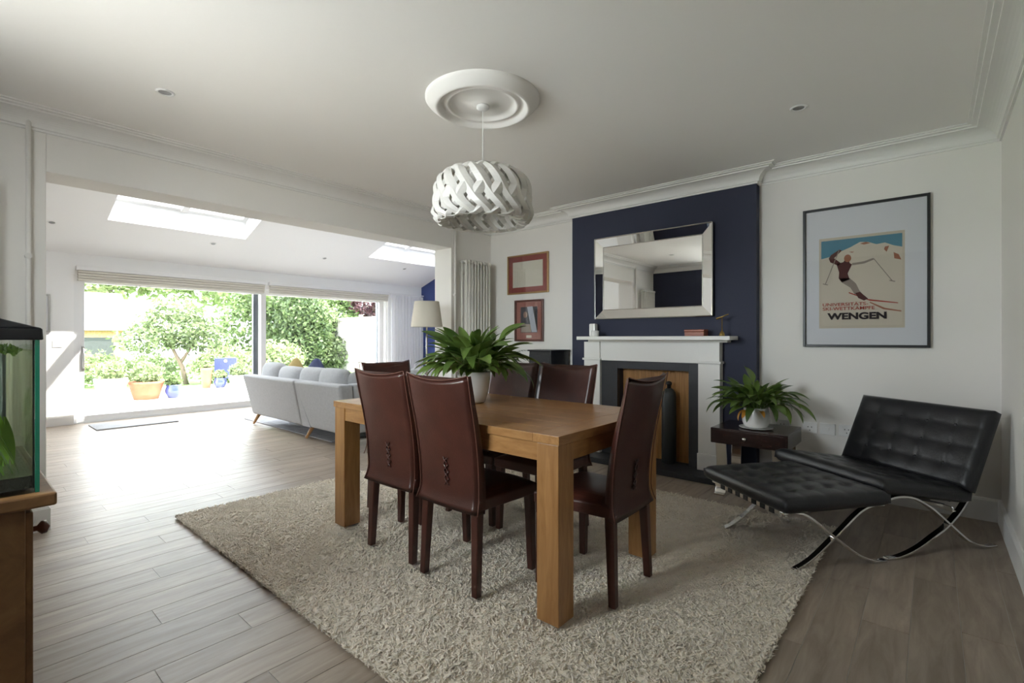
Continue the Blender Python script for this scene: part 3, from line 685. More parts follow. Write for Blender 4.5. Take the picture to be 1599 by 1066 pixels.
# ------------------------------------------------------------------ ceiling rose, pendant, downlights
RCX, RCY = -1.945, 2.005
rose = MB().lathe([(.325, 2.531), (.325, 2.524), (.315, 2.512), (.292, 2.492), (.272, 2.478), (.262, 2.474), (.252, 2.478), (.240, 2.494), (.226, 2.504), (.214, 2.503), (.206, 2.494), (.198, 2.492), (.190, 2.498), (.180, 2.512), (.16, 2.515), (.10, 2.510), (.058, 2.502), (.05, 2.497), (0, 2.497)], 72, (RCX, RCY, 0), cap=False).build('trim_4', M['ceil'], smooth=True)
struct(rose)
pn = thing('pendant_lamp', (RCX, RCY, 1.82), 'white pendant lamp with a drum shade of interlocking folded strips over the table', 'lamp')
MB().lathe([(.036, 2.496), (.036, 2.482), (.026, 2.474), (.006, 2.470)], 24, (RCX, RCY, 0)).build('ceiling_cup', M['white'], pn, smooth=True, world=True)
MB().tube([(RCX, RCY, 2.475), (RCX, RCY, 2.02)], .0022, 6).build('cable', M['white'], pn, world=True)
MB().lathe([(.014, 2.06), (.02, 2.05), (.02, 1.99), (.015, 1.985)], 16, (RCX, RCY, 0)).build('lamp_holder', M['white'], pn, smooth=True, world=True)
MB().lathe([(.012, 1.985), (.028, 1.955), (.03, 1.935), (.022, 1.91), (0, 1.903)], 16, (RCX, RCY, 0)).build('bulb', M['ceramic'], pn, smooth=True, world=True)
sp = MB()
for k in range(3): a = k * 2.094; sp.tube([(RCX, RCY, 2.055), (RCX + .172 * math.cos(a), RCY + .172 * math.sin(a), 2.105)], .0025, 6)
sp.build('spider', M['white'], pn, world=True)
PR = cr_spline([(.168, .295), (.205, .292), (.245, .262), (.272, .20), (.283, .13), (.284, .07), (.278, .03), (.255, .004), (.222, .010)], 4)
M['lampstrip'] = pmat('white_plastic_strip', (0.70, 0.68, 0.64), 0.4)
NS = 18
def strip_mesh(sgn, dr):
    m_ = MB(); n = len(PR) - 1
    def fn(c, a):
        i = c * n; r, z = PR[min(int(round(i)), n)]
        th = sgn * (c - .5) * 1.25; hw = .165 + .055 * math.sin(PI * c)
        fold = abs(2 * a - 1); ang = th + (2 * a - 1) * hw * .62
        wav = .007 * math.cos(PI * c * 6 + (0 if sgn > 0 else PI))
        rr = r + dr + wav - .014 * fold
        return (rr * math.cos(ang), rr * math.sin(ang), z)
    m_.grid(fn, n, 4); return m_
for sgn, dr in ((1, .004), (-1, -.004)):
    first = None
    for k in range(NS):
        if first is None:
            first = strip_mesh(sgn, dr).build('strip', M['lampstrip'], pn); o = first
            sdm = first.modifiers.new('th', 'SOLIDIFY'); sdm.thickness = .0012
        else: o = first.copy(); COL.objects.link(o); o.parent = pn
        o.rotation_euler = (0, 0, 2 * PI * (k + (.5 if sgn < 0 else 0)) / NS)
M['dark'] = pmat('lamp_recess', (0.22, 0.22, 0.22), 0.35)
def downlight(x, y, z, tilt, label):
    d = thing('downlight', (x, y, z), label, 'downlight', group='recessed downlights'); d.rotation_euler = (0, tilt, 0)
    MB().lathe([(.030, -.002), (.034, -.006), (.043, -.005), (.046, -.0005)], 28, cap=False).build('bezel', M['white'], d, smooth=True)
    MB().lathe([(.031, -.0025), (.024, -.001), (0, -.001)], 24, cap=False).build('lens', M['dark'], d, smooth=True)
downlight(-3.214, .795, ZC, 0, 'round recessed downlight in the dining ceiling on the opening side')
downlight(-.596, 3.285, ZC, 0, 'round recessed downlight in the dining ceiling above the poster')
dl = ['leftmost recessed downlight in the sloping extension ceiling', 'second recessed downlight from the left in the sloping ceiling', 'third recessed downlight from the left in the sloping ceiling', 'rightmost recessed downlight in the sloping extension ceiling']
for k, y in enumerate((.85, 2.61, 4.37, 6.09)): downlight(-8.12, y, zroof(-8.12), -math.atan(SL), dl[k])

# ------------------------------------------------------------------ button-tufted lounge chair and ottoman
def tufted(name, root, Lx, Ly, th, nx, ny, Mt):
    """cushion lying in local x,y with tufted top; Mt places it"""
    m_ = MB(); RX, RY = nx * 9, ny * 9
    def edge(t): return (1 - abs(2 * t - 1) ** 16) ** .5
    def topf(a, c):
        gx = abs(((a * nx) % 1.0) - 0.0); gx = min(gx, 1 - gx); gy = abs((c * ny) % 1.0); gy = min(gy, 1 - gy)
        e_ = edge(a) * edge(c)
        puff = (math.sin(PI * min(1, ((a * nx) % 1)))) ** .45 * (math.sin(PI * min(1, ((c * ny) % 1)))) ** .45 if 0 < a < 1 and 0 < c < 1 else 0
        seam = .0045 * (1 - puff) * (1 if 0.02 < a < .98 and .02 < c < .98 else .3)
        dip = .012 * math.exp(-((gx * Lx / nx) ** 2 + (gy * Ly / ny) ** 2) / .0009) if (0.5 / nx < a < 1 - .5 / nx and .5 / ny < c < 1 - .5 / ny) else 0
        return Mt @ Vector((a * Lx, c * Ly, th * (.74 + .26 * e_) - seam - dip))
    def botf(a, c): return Mt @ Vector((a * Lx, c * Ly, th * .24 - th * .24 * edge(a) * edge(c)))
    m_.grid(topf, RX, RY); nb = len(m_.v); m_.grid(botf, RX, RY)
    I = lambda i, j: i * (RY + 1) + j
    for i in range(RX):
        for j in (0, RY): m_.f.append((I(i, j), I(i + 1, j), nb + I(i + 1, j), nb + I(i, j)))
    for j in range(RY):
        for i in (0, RX): m_.f.append((I(i, j), I(i, j + 1), nb + I(i, j + 1), nb + I(i, j)))
    ob = m_.build(name, M['black_leather'], root, smooth=True)
    bme = None
    for i in range(1, nx):
        for j in range(1, ny):
            if bme is None:
                bo = MB().lathe([(0, -.002), (.010, 0), (.009, .004), (0, .006)], 10, cap=False).build('button', M['black_leather'], ob, smooth=True); bme = bo
            else: bo = bme.copy(); COL.objects.link(bo); bo.parent = ob
            bo.matrix_local = Mt @ Matrix.Translation((i * Lx / nx, j * Ly / ny, th - .017))
    return ob
LA = math.radians(53.2)
lc = thing('lounge_chair', (-.172, 3.235, .001), 'black button tufted leather lounge chair on crossed chrome legs in the corner', 'chair', LA)
A = cr_spline([(0, .006), (.09, .010), (.20, .042), (.31, .095), (.42, .155), (.53, .26), (.62, .42), (.70, .60), (.755, .745)], 6)
Bc = cr_spline([(.755, .006), (.67, .010), (.56, .05), (.42, .155), (.29, .255), (.17, .315), (.06, .328), (-.02, .312)], 6)
for y in (0, .70):
    fr_ = MB().strip2d([tuple(v_) for v_ in A], y, y + .032, .012).build('leg_frame', M['chrome'], lc, smooth=False, bevel=.002)
    MB().strip2d([tuple(v_) for v_ in Bc], y, y + .032, .012).build('leg_frame', M['chrome'], lc, bevel=.002)
for (x, z) in ((.02, .318), (.48, .222), (.74, .71)): B((x - .006, .032, z - .014), (x + .006, .70, z + .014)).build('cross_rail', M['chrome'], lc, bevel=.002)
for k in range(8):
    y = .07 + k * .075; MB().strip2d([(.02, .326), (.25, .285), (.47, .24)], y, y + .045, .004).build('strap', M['black_leather'], lc)
    MB().strip2d([(.51, .25), (.62, .46), (.735, .70)], y, y + .045, .004).build('strap', M['black_leather'], lc)
sm = Matrix.Translation((-.055, -.015, .350)) @ Matrix.Rotation(math.radians(9), 4, 'Y')
tufted('seat_cushion', lc, .60, .765, .095, 5, 5, sm)
bdir = Vector((.187, 0, .42)); ang = math.atan2(bdir.z, bdir.x)
bm_ = Matrix.Translation((.568, -.03, .315)) @ Matrix.Rotation(-ang, 4, 'Y')
tufted('back_cushion', lc, .465, .79, .10, 4, 5, bm_)
ot = thing('ottoman', (-.562, 2.69, .001), 'black tufted leather footstool on crossed chrome legs in front of the lounge chair', 'footstool', LA)
S1 = [(0, .006), (.07, .010), (.18, .055), (.325, .158), (.47, .268), (.56, .302), (.63, .300)]
for y in (0, .545):
    MB().strip2d([tuple(v_) for v_ in cr_spline(S1, 6)], y, y + .03, .012).build('leg_frame', M['chrome'], ot, bevel=.002)
    MB().strip2d([tuple(v_) for v_ in cr_spline([(.645 - a, b) for a, b in S1], 6)], y, y + .03, .012).build('leg_frame', M['chrome'], ot, bevel=.002)
for x in (.02, .62):
    B((x - .006, .03, .284), (x + .006, .545, .312)).build('cross_rail', M['chrome'], ot, bevel=.002)
    for k in range(7): B((x - .009, .065 + k * .065, .281), (x + .009, .10 + k * .065, .3145)).build('strap_wrap', M['black_leather'], ot, bevel=.002)
for k in range(7): B((.03, .065 + k * .065, .3085), (.61, .10 + k * .065, .3125)).build('strap', M['black_leather'], ot)
tufted('cushion', ot, .62, .66, .088, 5, 5, Matrix.Translation((-.03, -.065, .314)))

# ------------------------------------------------------------------ side table with plant
st = thing('side_table', (-1.01, 4.0, .001), 'dark wood side table with one drawer between fireplace and lounge chair', 'side table')
x0, x1, y0, y1 = -1.27, -.75, 3.78, 4.24
bd = B((x0, y0, .385), (x1, y1, .498)).build('body', M['blackwood'], st, world=True, bevel=.004)
dr = B((x0 + .02, y0 - .004, .397), (x1 - .02, y0 + .01, .486)).build('drawer', M['blackwood'], st, world=True, bevel=.002)
k_ = MB().lathe([(.006, 0), (.006, .012), (.014, .018), (.013, .026), (0, .030)], 16, cap=False)
k_.v = [(x0 + .245 + a, y0 - .004 - c, .44 + b) for a, b, c in k_.v]; k_.build('knob', M['chrome'], dr, smooth=True, world=True)
for s_, yy in ((-1, y0 + .045), (1, y1 - .045)):
    for xx in (x0 + .03, x1 - .105):
        pts = [tuple(v_) for v_ in cr_spline([(yy + s_ * .062, .006), (yy + s_ * .030, .018), (yy + s_ * .002, .07), (yy - s_ * .008, .16), (yy + s_ * .0, .27), (yy + s_ * .018, .384)], 6)]
        m_ = MB().strip2d(pts, xx, xx + .075, .014); m_.v = [(b, a, c) for a, b, c in m_.v]; m_.build('leg', M['chrome'], st, world=True, bevel=.002)
def leaf_mesh(Lp, Ll, wd, bend, twist):
    """petiole Lp then blade Ll in local x (outwards), z up; curves over"""
    m_ = MB(); n = 14; pts = []; x = z = 0.0; a = math.radians(78); tot = Lp + Ll; da = bend / n
    for i in range(n + 1):
        pts.append((x, z, a)); st_ = tot / n; x += math.cos(a) * st_; z += math.sin(a) * st_
        a -= da * (0.35 if i / n < .35 else 1.35)
    vs = []; 
    for i, (x, z, a) in enumerate(pts):
        s = i / n * tot; 
        if s < Lp: h = .0028
        else:
            q = (s - Lp) / Ll; h = .0028 + wd * (math.sin(PI * min(1, q ** .75)) ** .85) * (1 - .25 * q)
        if i == n: h = .0006
        nx_, nz_ = -math.sin(a), math.cos(a)
        cup = .30 * h; tw = twist * (i / n)
        vs += [(x + nx_ * cup, -h + tw * .02, z + nz_ * cup), (x, tw * .02, z), (x + nx_ * cup, h + tw * .02, z + nz_ * cup)]
    fs = []
    for i in range(n):
        fs += [(3 * i, 3 * i + 1, 3 * i + 4, 3 * i + 3), (3 * i + 1, 3 * i + 2, 3 * i + 5, 3 * i + 4)]
    return m_.add(vs, fs)
def lily(name, loc, label, potprof, nleaf, scale, seed, flowers=0, dry=0, spread=1.0):
    rr = random.Random(seed)
    r = thing(name, loc, label, 'plant')
    MB().lathe(potprof, 36, cap=False).build('pot', M['ceramic'], r, smooth=True)
    zt = max(z for _, z in potprof) - .022; rt = potprof[-2][0]
    MB().lathe([(0, zt), (rt * 1.02, zt)], 24, cap=False).build('soil', M['soil'], r)
    ms = []
    for k in range(7):
        ms.append(leaf_mesh(.10 + .045 * (k % 3), .125 + .014 * k, .024 + .003 * (k % 4), math.radians(34 + 13 * k), rr.uniform(-1, 1)))
    first = {}
    for i in range(nleaf + dry):
        k = rr.randrange(0, 4) if i < nleaf * .45 else rr.randrange(2, 7); key = k if i < nleaf else ('d', k)
        if key not in first:
            o_ = ms[k].build('leaf', M['leaf'] if i < nleaf else M['dryleaf'], r, smooth=True); first[key] = o_
            if i < nleaf: o_.modifiers.new('sub', 'SUBSURF').levels = 1
            for md in o_.modifiers: md.render_levels = 1
        else: o_ = first[key].copy(); COL.objects.link(o_); o_.parent = r
        az = i * 2.39996 + rr.uniform(-.35, .35); q = (i + .5) / (nleaf + dry)
        tilt = (-.05 + 1.08 * q ** 1.0) * spread + rr.uniform(-.14, .14)
        if i >= nleaf: tilt = 1.5; az = -PI / 2 + rr.uniform(-.7, .7)
        s = scale * rr.uniform(.75, 1.2) * (1 if i < nleaf else .55)
        rad = rt * .55 * math.sqrt(rr.random()); rxx = rr.uniform(-.5, .5)
        vv = [Vector(q_) for q_ in ms[k].v]
        while True:
            mt = Matrix.Translation((rad * math.cos(az), rad * math.sin(az), zt)) @ Matrix.Rotation(az, 4, 'Z') @ Matrix.Rotation(tilt * .80, 4, 'Y') @ Matrix.Rotation(rxx, 4, 'X') @ Matrix.Diagonal((s, s, s, 1))
            if min((mt @ q_).z for q_ in vv) > .02 or tilt < 0: break
            tilt -= .1
        o_.matrix_local = mt
    for i in range(flowers):
        az = rr.uniform(0, 6.28); d_ = Vector((math.cos(az), math.sin(az), 0))
        pts = [Vector((0, 0, zt)), d_ * .05 + Vector((0, 0, zt + .2)), d_ * .10 + Vector((0, 0, zt + .33))]
        fo = MB().tube(pts, .003, 6).build('flower_stem', M['leaf'], r, smooth=True)
        f_ = MB(); e0 = pts[-1]; sd_ = Vector((-d_.y, d_.x, 0))
        f_.grid(lambda a, c: tuple(e0 + sd_ * (2 * c - 1) * .024 * math.sin(PI * (.04 + .94 * a)) + d_ * (.02 * a + .012 * abs(2 * c - 1)) + Vector((0, 0, .085 * a))), 8, 4); f_.build('spathe', M['flower'], fo, smooth=True)
    return r
sau = MB().lathe([(0, 0), (.09, 0), (.115, .008), (.117, .011), (.088, .005), (0, .004)], 36, (-.995, 3.95, .5), cap=False).build('saucer', M['ceramic'], smooth=True, tag=('white saucer under the plant pot on the dark side table', 'saucer'))
lily('potted_plant', (-.995, 3.95, .5055), 'peace lily in a white pot on the dark side table by the fireplace',
     [(0, 0), (.062, 0), (.082, .012), (.094, .045), (.096, .085), (.086, .13), (.082, .15), (.077, .15), (.078, .125), (.078, .12)], 130, 1.0, 11, 0, 4, 1.18)
lily('potted_plant', (-2.085, 2.075, TZ + .001), 'large peace lily in a white pot in the middle of the dining table',
     [(0, 0), (.058, 0), (.068, .008), (.088, .07), (.097, .14), (.099, .185), (.092, .185), (.090, .15), (.090, .14)], 170, 1.10, 23, 0, 0, 1.12)

# ------------------------------------------------------------------ wall sockets
def socket(x, z, label, switch=False):
    s_ = thing('wall_socket', (x, YF, z), label, 'socket', group='sockets behind the lounge chair')
    B((x - .05, YF - .010, z), (x + .05, YF - .0005, z + .085)).build('plate', M['white'], s_, world=True, bevel=.003)
    if switch: B((x - .012, YF - .014, z + .03), (x + .012, YF - .0102, z + .055)).build('rocker', M['white'], s_, world=True, bevel=.002)
    else:
        for dx, dz in ((-.012, .045), (.012, .045), (0, .02)): B((x + dx - .004, YF - .0108, z + dz), (x + dx + .004, YF - .0101, z + dz + .008)).build('socket_hole', M['dark'], s_, world=True)
socket(-.715, .437, 'white wall socket nearest the dark side table')
socket(-.600, .440, 'blank white wall plate between two sockets behind the lounge chair', True)
socket(-.478, .443, 'white wall socket furthest right, partly behind the lounge chair')
socket(-.905, .437, 'white wall socket behind the dark side table')

# ------------------------------------------------------------------ floor speaker and fern in the alcove
sp_ = thing('floor_speaker', (-3.07, 4.17, .001), 'black floorstanding speaker in the alcove left of the chimney breast', 'speaker')
B((-3.21, 4.01, .03), (-2.93, 4.33, 1.035)).build('cabinet', M['black'], sp_, world=True, bevel=.004)
B((-3.205, 4.0, .06), (-2.935, 4.0095, 1.0)).build('grille', pmat('speaker_cloth', (0.03, 0.03, 0.032), 0.9, bump=.3, bscale=500), sp_, world=True, bevel=.003)
B((-3.225, 3.995, 1.0355), (-2.915, 4.34, 1.05)).build('top_plate', M['black'], sp_, world=True, bevel=.003)
B((-3.23, 3.99, .001), (-2.91, 4.345, .0295)).build('plinth', M['black'], sp_, world=True, bevel=.003)
fp = thing('potted_fern', (-3.55, 3.86, .001), 'fern with feathery fronds in the alcove beside the black speaker', 'plant')
stand = MB(); stand.lathe([(.13, 0), (.15, .02), (.12, .3), (.16, .62), (.17, .70), (.155, .70), (.15, .66), (0, .66)], 28, cap=False); stand.build('pot', M['slate'], fp, smooth=True)
rr = random.Random(3)
fl_ = None
for k in range(16):
    az = k * 2.4 + rr.uniform(-.3, .3)
    if fl_ is None:
        m_ = MB(); pts = [(0.40 * t, 0, .34 * math.sin(t * 2.0) * .95) for t in [i / 16 for i in range(17)]]
        m_.tube(pts, [.003 - .0022 * i / 16 for i in range(17)], 5)
        for i in range(3, 17):
            x, _, z = pts[i]; ln = .085 * math.sin(PI * (.12 + .8 * i / 17))
            for s in (-1, 1): m_.add([(x - .005, 0, z), (x + .009, 0, z), (x + .022, s * ln, z - .012)], [(0, 1, 2)])
        fl_ = m_.build('frond', M['leaf'], fp); o_ = fl_
    else: o_ = fl_.copy(); COL.objects.link(o_); o_.parent = fp
    s = rr.uniform(.7, 1.05); o_.matrix_local = Matrix.Translation((0, 0, .665)) @ Matrix.Rotation(az, 4, 'Z') @ Matrix.Rotation(rr.uniform(-.45, .25), 4, 'Y') @ Matrix.Diagonal((s, s, s, 1))

# ------------------------------------------------------------------ fish tank on its cabinet
TXa, TXb, TYa, TYb, TT = -2.92, -2.02, -.40, .185, .711
cb2 = thing('tank_cabinet', (-2.47, -.11, .001), 'brown wooden cabinet under the fish tank at the left edge', 'cabinet')
B((TXa - .03, TYa - .02, .672), (TXb + .035, TYb + .035, TT)).build('top', M['cabwood'], cb2, world=True, bevel=.006)
B((TXa, TYa, .001), (TXb, TYb - .03, .6715)).build('body', M['cabwood'], cb2, world=True, bevel=.003)
for x0_, x1_ in ((TXa + .02, -2.48), (-2.46, TXb - .02)):
    dd = B((x0_, TYb - .0295, .06), (x1_, TYb - .012, .65)).build('door', M['cabwood'], cb2, world=True, bevel=.003)
    xk = x1_ - .05 if x1_ > -2.3 else x0_ + .05
    kb = MB().lathe([(.008, 0), (.008, .012), (.02, .022), (.019, .034), (0, .042)], 16, cap=False); kb.v = [(xk + a, TYb - .012 + c, .585 + b) for a, b, c in kb.v]; kb.build('knob', M['mahog'], dd, smooth=True, world=True)
ft = thing('fish_tank', (-2.47, -.11, TT), 'planted glass fish tank with black hood at the left edge', 'fish tank')
M['tankglass'] = thin_glass('tank_glass', (0.97, 0.99, 0.975), 0.5); M['greenedge'] = pmat('green_glass_edge', (0.02, 0.20, 0.12), 0.15)
M['water'] = thin_glass('tank_water', (0.95, 0.985, 0.86), 0.2)
z0, z1 = TT + .001, 1.165; g_ = .01
B((TXa + .01, TYa, z0), (TXb - .01, TYb, z0 + .012)).build('base_pane', M['tankglass'], ft, world=True)
B((TXb - .01, TYa + g_, z0), (TXb, TYb - g_ - .001, z1)).build('end_pane', M['tankglass'], ft, world=True)
B((TXa, TYa + g_, z0), (TXa + .01, TYb - g_, z1)).build('end_pane', M['tankglass'], ft, world=True)
B((TXa, TYa, z0), (TXb - .01, TYa + g_, z1)).build('back_pane', M['tankglass'], ft, world=True)
B((TXa, TYb - g_, z0), (TXb - .012, TYb, z1)).build('front_pane', M['tankglass'], ft, world=True)
B((TXb - .0118, TYb - g_, z0), (TXb, TYb, z1)).build('pane_edge', M['greenedge'], ft, world=True)
B((TXb - .014, TYb - .0145, z0 + .012), (TXb - .0105, TYb - .0105, z1)).build('silicone_seam', M['black'], ft, world=True)
B((TXa + .012, TYa + .012, z0 + .05), (TXb - .0125, TYb - .0125, 1.135)).build('water', M['water'], ft, world=True)
B((TXa + .012, TYa + .012, z0 + .0125), (TXb - .0125, TYb - .0125, z0 + .0495)).build('gravel', pmat('gravel', (0.05, 0.045, 0.035), .9, bump=.9, bscale=120), ft, world=True)
hd = MB(); hx0, hx1, hy0, hy1 = TXa - .008, TXb + .008, TYa - .008, TYb + .008
hd.hexa([(hx0, hy0, z1), (hx1, hy0, z1), (hx1, hy1, z1), (hx0, hy1, z1)], [(hx0 + .004, hy0, 1.20), (hx1 - .004, hy0, 1.20), (hx1 - .004, hy1 - .002, 1.20), (hx0 + .004, hy1 - .002, 1.20)])
hd.hexa([(hx0 + .004, hy0, 1.2), (hx1 - .004, hy0, 1.2), (hx1 - .004, hy1 - .002, 1.2), (hx0 + .004, hy1 - .002, 1.2)], [(hx0 + .03, hy0, 1.262), (hx1 - .03, hy0, 1.262), (hx1 - .03, hy1 - .2, 1.262), (hx0 + .03, hy1 - .2, 1.262)])
hd.build('hood', M['black'], ft, world=True, bevel=.004)
MB().tube([(-2.35, TYb - .06, z0 + .06), (-2.35, TYb - .06, 1.14)], .009, 8).build('filter_pipe', M['alu'], ft, world=True)
rr = random.Random(5)
wl = leaf_mat('water_plant', (0.05, 0.12, 0.015), (0.20, 0.32, 0.05), .5, .4); fb = None
for k in range(70):
    if fb is None:
        m_ = MB(); n = 8
        m_.grid(lambda a, c: (.06 * a * a + .0, (2 * c - 1) * .014 * math.sin(PI * (.1 + .85 * a)), .24 * a), n, 2); fb = m_.build('water_leaf', wl, ft, smooth=True); o_ = fb
    else: o_ = fb.copy(); COL.objects.link(o_); o_.parent = ft
    s = rr.uniform(.6, 1.15)
    o_.matrix_local = Matrix.Translation((rr.uniform(-.38, .40), rr.uniform(.17, .26), .05)) @ Matrix.Rotation(rr.uniform(PI * 1.05, PI * 1.95), 4, 'Z') @ Matrix.Rotation(rr.uniform(0, .35), 4, 'Y') @ Matrix.Diagonal((s, s, s, 1))
MB().tube([tuple(v_) for v_ in cr_spline([(XL + .019, .10, .05), (XL + .06, .16, .012), (XL + .09, .25, .005), (XL + .03, .33, .03), (XL + .0215, .36, .09)], 5)], .0035, 6).build('power_cable', M['white'], smooth=True, tag=('thin white cable by the skirting below the fish tank', 'cable'))

def leaves(n, blobs, size, seed):
    rs = np.random.RandomState(seed); w_ = np.array([b[3] * b[4] * b[5] for b in blobs]); w_ = w_ / w_.sum()
    k = rs.choice(len(blobs), n, p=w_); bb = np.array(blobs)[k]
    d = rs.normal(size=(n, 3)); d /= np.linalg.norm(d, axis=1)[:, None]; r = rs.uniform(.35, 1.0, n) ** .5
    r *= 1 + .18 * np.sin(d[:, 0] * 9 + k) * np.cos(d[:, 2] * 7)
    c = bb[:, :3] + d * bb[:, 3:6] * r[:, None]
    a = rs.normal(size=(n, 3)); a /= np.linalg.norm(a, axis=1)[:, None]; b = np.cross(a, rs.normal(size=(n, 3))); b /= np.linalg.norm(b, axis=1)[:, None]
    s = (size * rs.uniform(.6, 1.4, n))[:, None]
    V = np.stack([c - a * s, c + b * s * .5, c + a * s, c - b * s * .5], 1).reshape(-1, 3)
    return V, np.arange(n * 4)
rs_ = np.random.RandomState(4); nn = 900
cc = np.stack([rs_.uniform(-.425, .425, nn), rs_.uniform(-.25, .268, nn), rs_.uniform(.416, .43, nn)], 1); aa = rs_.normal(size=(nn, 3)) * .008; bb2 = rs_.normal(size=(nn, 3)) * .006
o_ = link('floating_plants', mesh_np(np.stack([cc - aa, cc + bb2, cc + aa, cc - bb2], 1).reshape(-1, 3), np.arange(nn * 4), 4), wl, ft); o_['kind'] = 'stuff'

# ------------------------------------------------------------------ grey corner sofa
sf = thing('corner_sofa', (-5.9, 3.2, .012), 'light grey fabric corner sofa on tapered wooden feet with its back to the room', 'sofa')
def sofa_back(name, x0, x1, y, ztop, zbot, lean):
    m_ = MB(); m_.hexa([(x0 + .07, y + lean, zbot), (x1, y + lean, zbot), (x1, y + lean + .16, zbot), (x0 + .07, y + lean + .16, zbot)], [(x0, y, ztop), (x1, y, ztop), (x1, y + .16, ztop), (x0, y + .16, ztop)])
    return m_.build(name, M['sofa'], sf, world=True, bevel=.03, seg=4)
sofa_back('back_panel', -7.02, -5.555, 2.60, .685, .155, .11)
m_ = MB(); m_.hexa([(-5.36, 2.71, .155), (-4.62, 2.71, .155), (-4.62, 2.87, .155), (-5.36, 2.87, .155)], [(-5.548, 2.60, .685), (-4.545, 2.60, .69), (-4.545, 2.76, .69), (-5.548, 2.76, .685)])
sofa_back_r = m_.build('back_panel', M['sofa'], sf, world=True, bevel=.03, seg=4)
m_ = MB(); m_.hexa([(-5.55, 2.715, .155), (-5.36, 2.715, .155), (-5.36, 2.86, .155), (-5.55, 2.86, .155)], [(-5.56, 2.62, .66), (-5.545, 2.62, .66), (-5.545, 2.76, .66), (-5.56, 2.76, .66)]); m_.build('back_seam_panel', M['sofa'], sf, world=True)
m_ = MB(); m_.hexa([(-4.78, 2.88, .155), (-4.62, 2.88, .155), (-4.62, 4.30, .155), (-4.78, 4.30, .155)], [(-4.705, 2.765, .69), (-4.545, 2.765, .69), (-4.545, 4.42, .69), (-4.705, 4.42, .69)]); m_.build('end_panel', M['sofa'], sf, world=True, bevel=.03, seg=4)
B((-6.98, 2.865, .16), (-4.79, 3.60, .40)).build('seat_base', M['sofa'], sf, world=True, bevel=.03, seg=3)
B((-5.70, 3.605, .16), (-4.79, 4.35, .40)).build('seat_base', M['sofa'], sf, world=True, bevel=.03, seg=3)
m_ = MB(); m_.hexa([(-6.99, 2.87, .17), (-6.85, 2.87, .17), (-6.85, 3.55, .17), (-6.99, 3.55, .17)], [(-7.06, 2.775, .60), (-6.9, 2.775, .60), (-6.9, 3.58, .58), (-7.06, 3.58, .58)]); m_.build('arm', M['sofa'], sf, world=True, bevel=.04, seg=4)
def pillow(cx, cy, cz, lx, ly, lz, name, root, mat, rz=0, rx=0, world=True):
    m_ = MB(); nu, nv = 24, 14; Mx = Matrix.Translation((cx, cy, cz)) @ Matrix.Rotation(rz, 4, 'Z') @ Matrix.Rotation(rx, 4, 'X')
    def sg(v_, e_): return math.copysign(abs(v_) ** e_, v_)
    def fn(a, c):
        t = 2 * PI * a; p_ = PI * (c - .5); cp = sg(math.cos(p_), .75)
        return tuple(Mx @ Vector((lx / 2 * cp * sg(math.cos(t), .42), ly / 2 * sg(math.sin(p_), .8), lz / 2 * cp * sg(math.sin(t), .42))))
    m_.grid(fn, nu, nv, cu=True); return m_.build(name, mat, root, smooth=True, world=world)
for i, (cx, lx, dz, rz) in enumerate(((-6.62, .50, .03, .03), (-6.10, .62, -.005, -.02), (-5.52, .58, .005, .04), (-5.08, .55, .01, .0))):
    pillow(cx, 2.85, .645 + dz, lx, .20, .36, 'back_cushion', sf, M['sofa'], rz, -.15)
pillow(-4.80, 3.25, .645, .80, .20, .34, 'back_cushion', sf, M['sofa'], PI / 2, -.1); pillow(-4.80, 3.95, .645, .70, .20, .32, 'back_cushion', sf, M['sofa'], PI / 2, -.1)
for x, y, s in ((-6.98, 2.74, -1), (-5.50, 2.74, -1), (-4.80, 2.80, 1), (-6.9, 3.5, -1), (-4.75, 4.2, 1)):
    MB().tube([(x + .01 * s, y, .0125), (x - .055 * s, y + .06, .165)], [.014, .027], 12).build('foot', M['foot'], sf, world=True, smooth=True)
for cx, cy, cz, mname, colr, l in ((-6.60, 3.12, .62, 'mustard_fabric', (.35, .26, .10), 'mustard scatter cushion peeking above the left end of the sofa back'), (-6.05, 3.13, .63, 'navy_fabric', (.05, .06, .13), 'dark navy scatter cushion peeking above the sofa back')):
    o_ = pillow(0, 0, 0, .38, .12, .38, 'scatter_cushion', None, pmat(mname, colr, .95), 0, 0, False); o_.location = (cx, cy, cz + .05); o_.rotation_euler = (-.15, PI / 4, 0); lab(o_, l, 'cushion', 'scatter cushions on the sofa')
B((-7.55, 2.83, .0005), (-5.10, 5.2, .0105)).build('flat_rug', pmat('grey_rug', (.36, .36, .38), .95, bump=.3, bscale=200, var=.2, vscale=12), bevel=.003, tag=('flat grey woven rug under the corner sofa', 'rug'))
B((-8.56, 1.25, .0005), (-8.0, 2.14, .016)).build('door_mat', pmat('pale_mat', (.36, .36, .37), .95, bump=.6, bscale=160), bevel=.006, seg=3, tag=('pale grey door mat inside the sliding patio door', 'mat'))
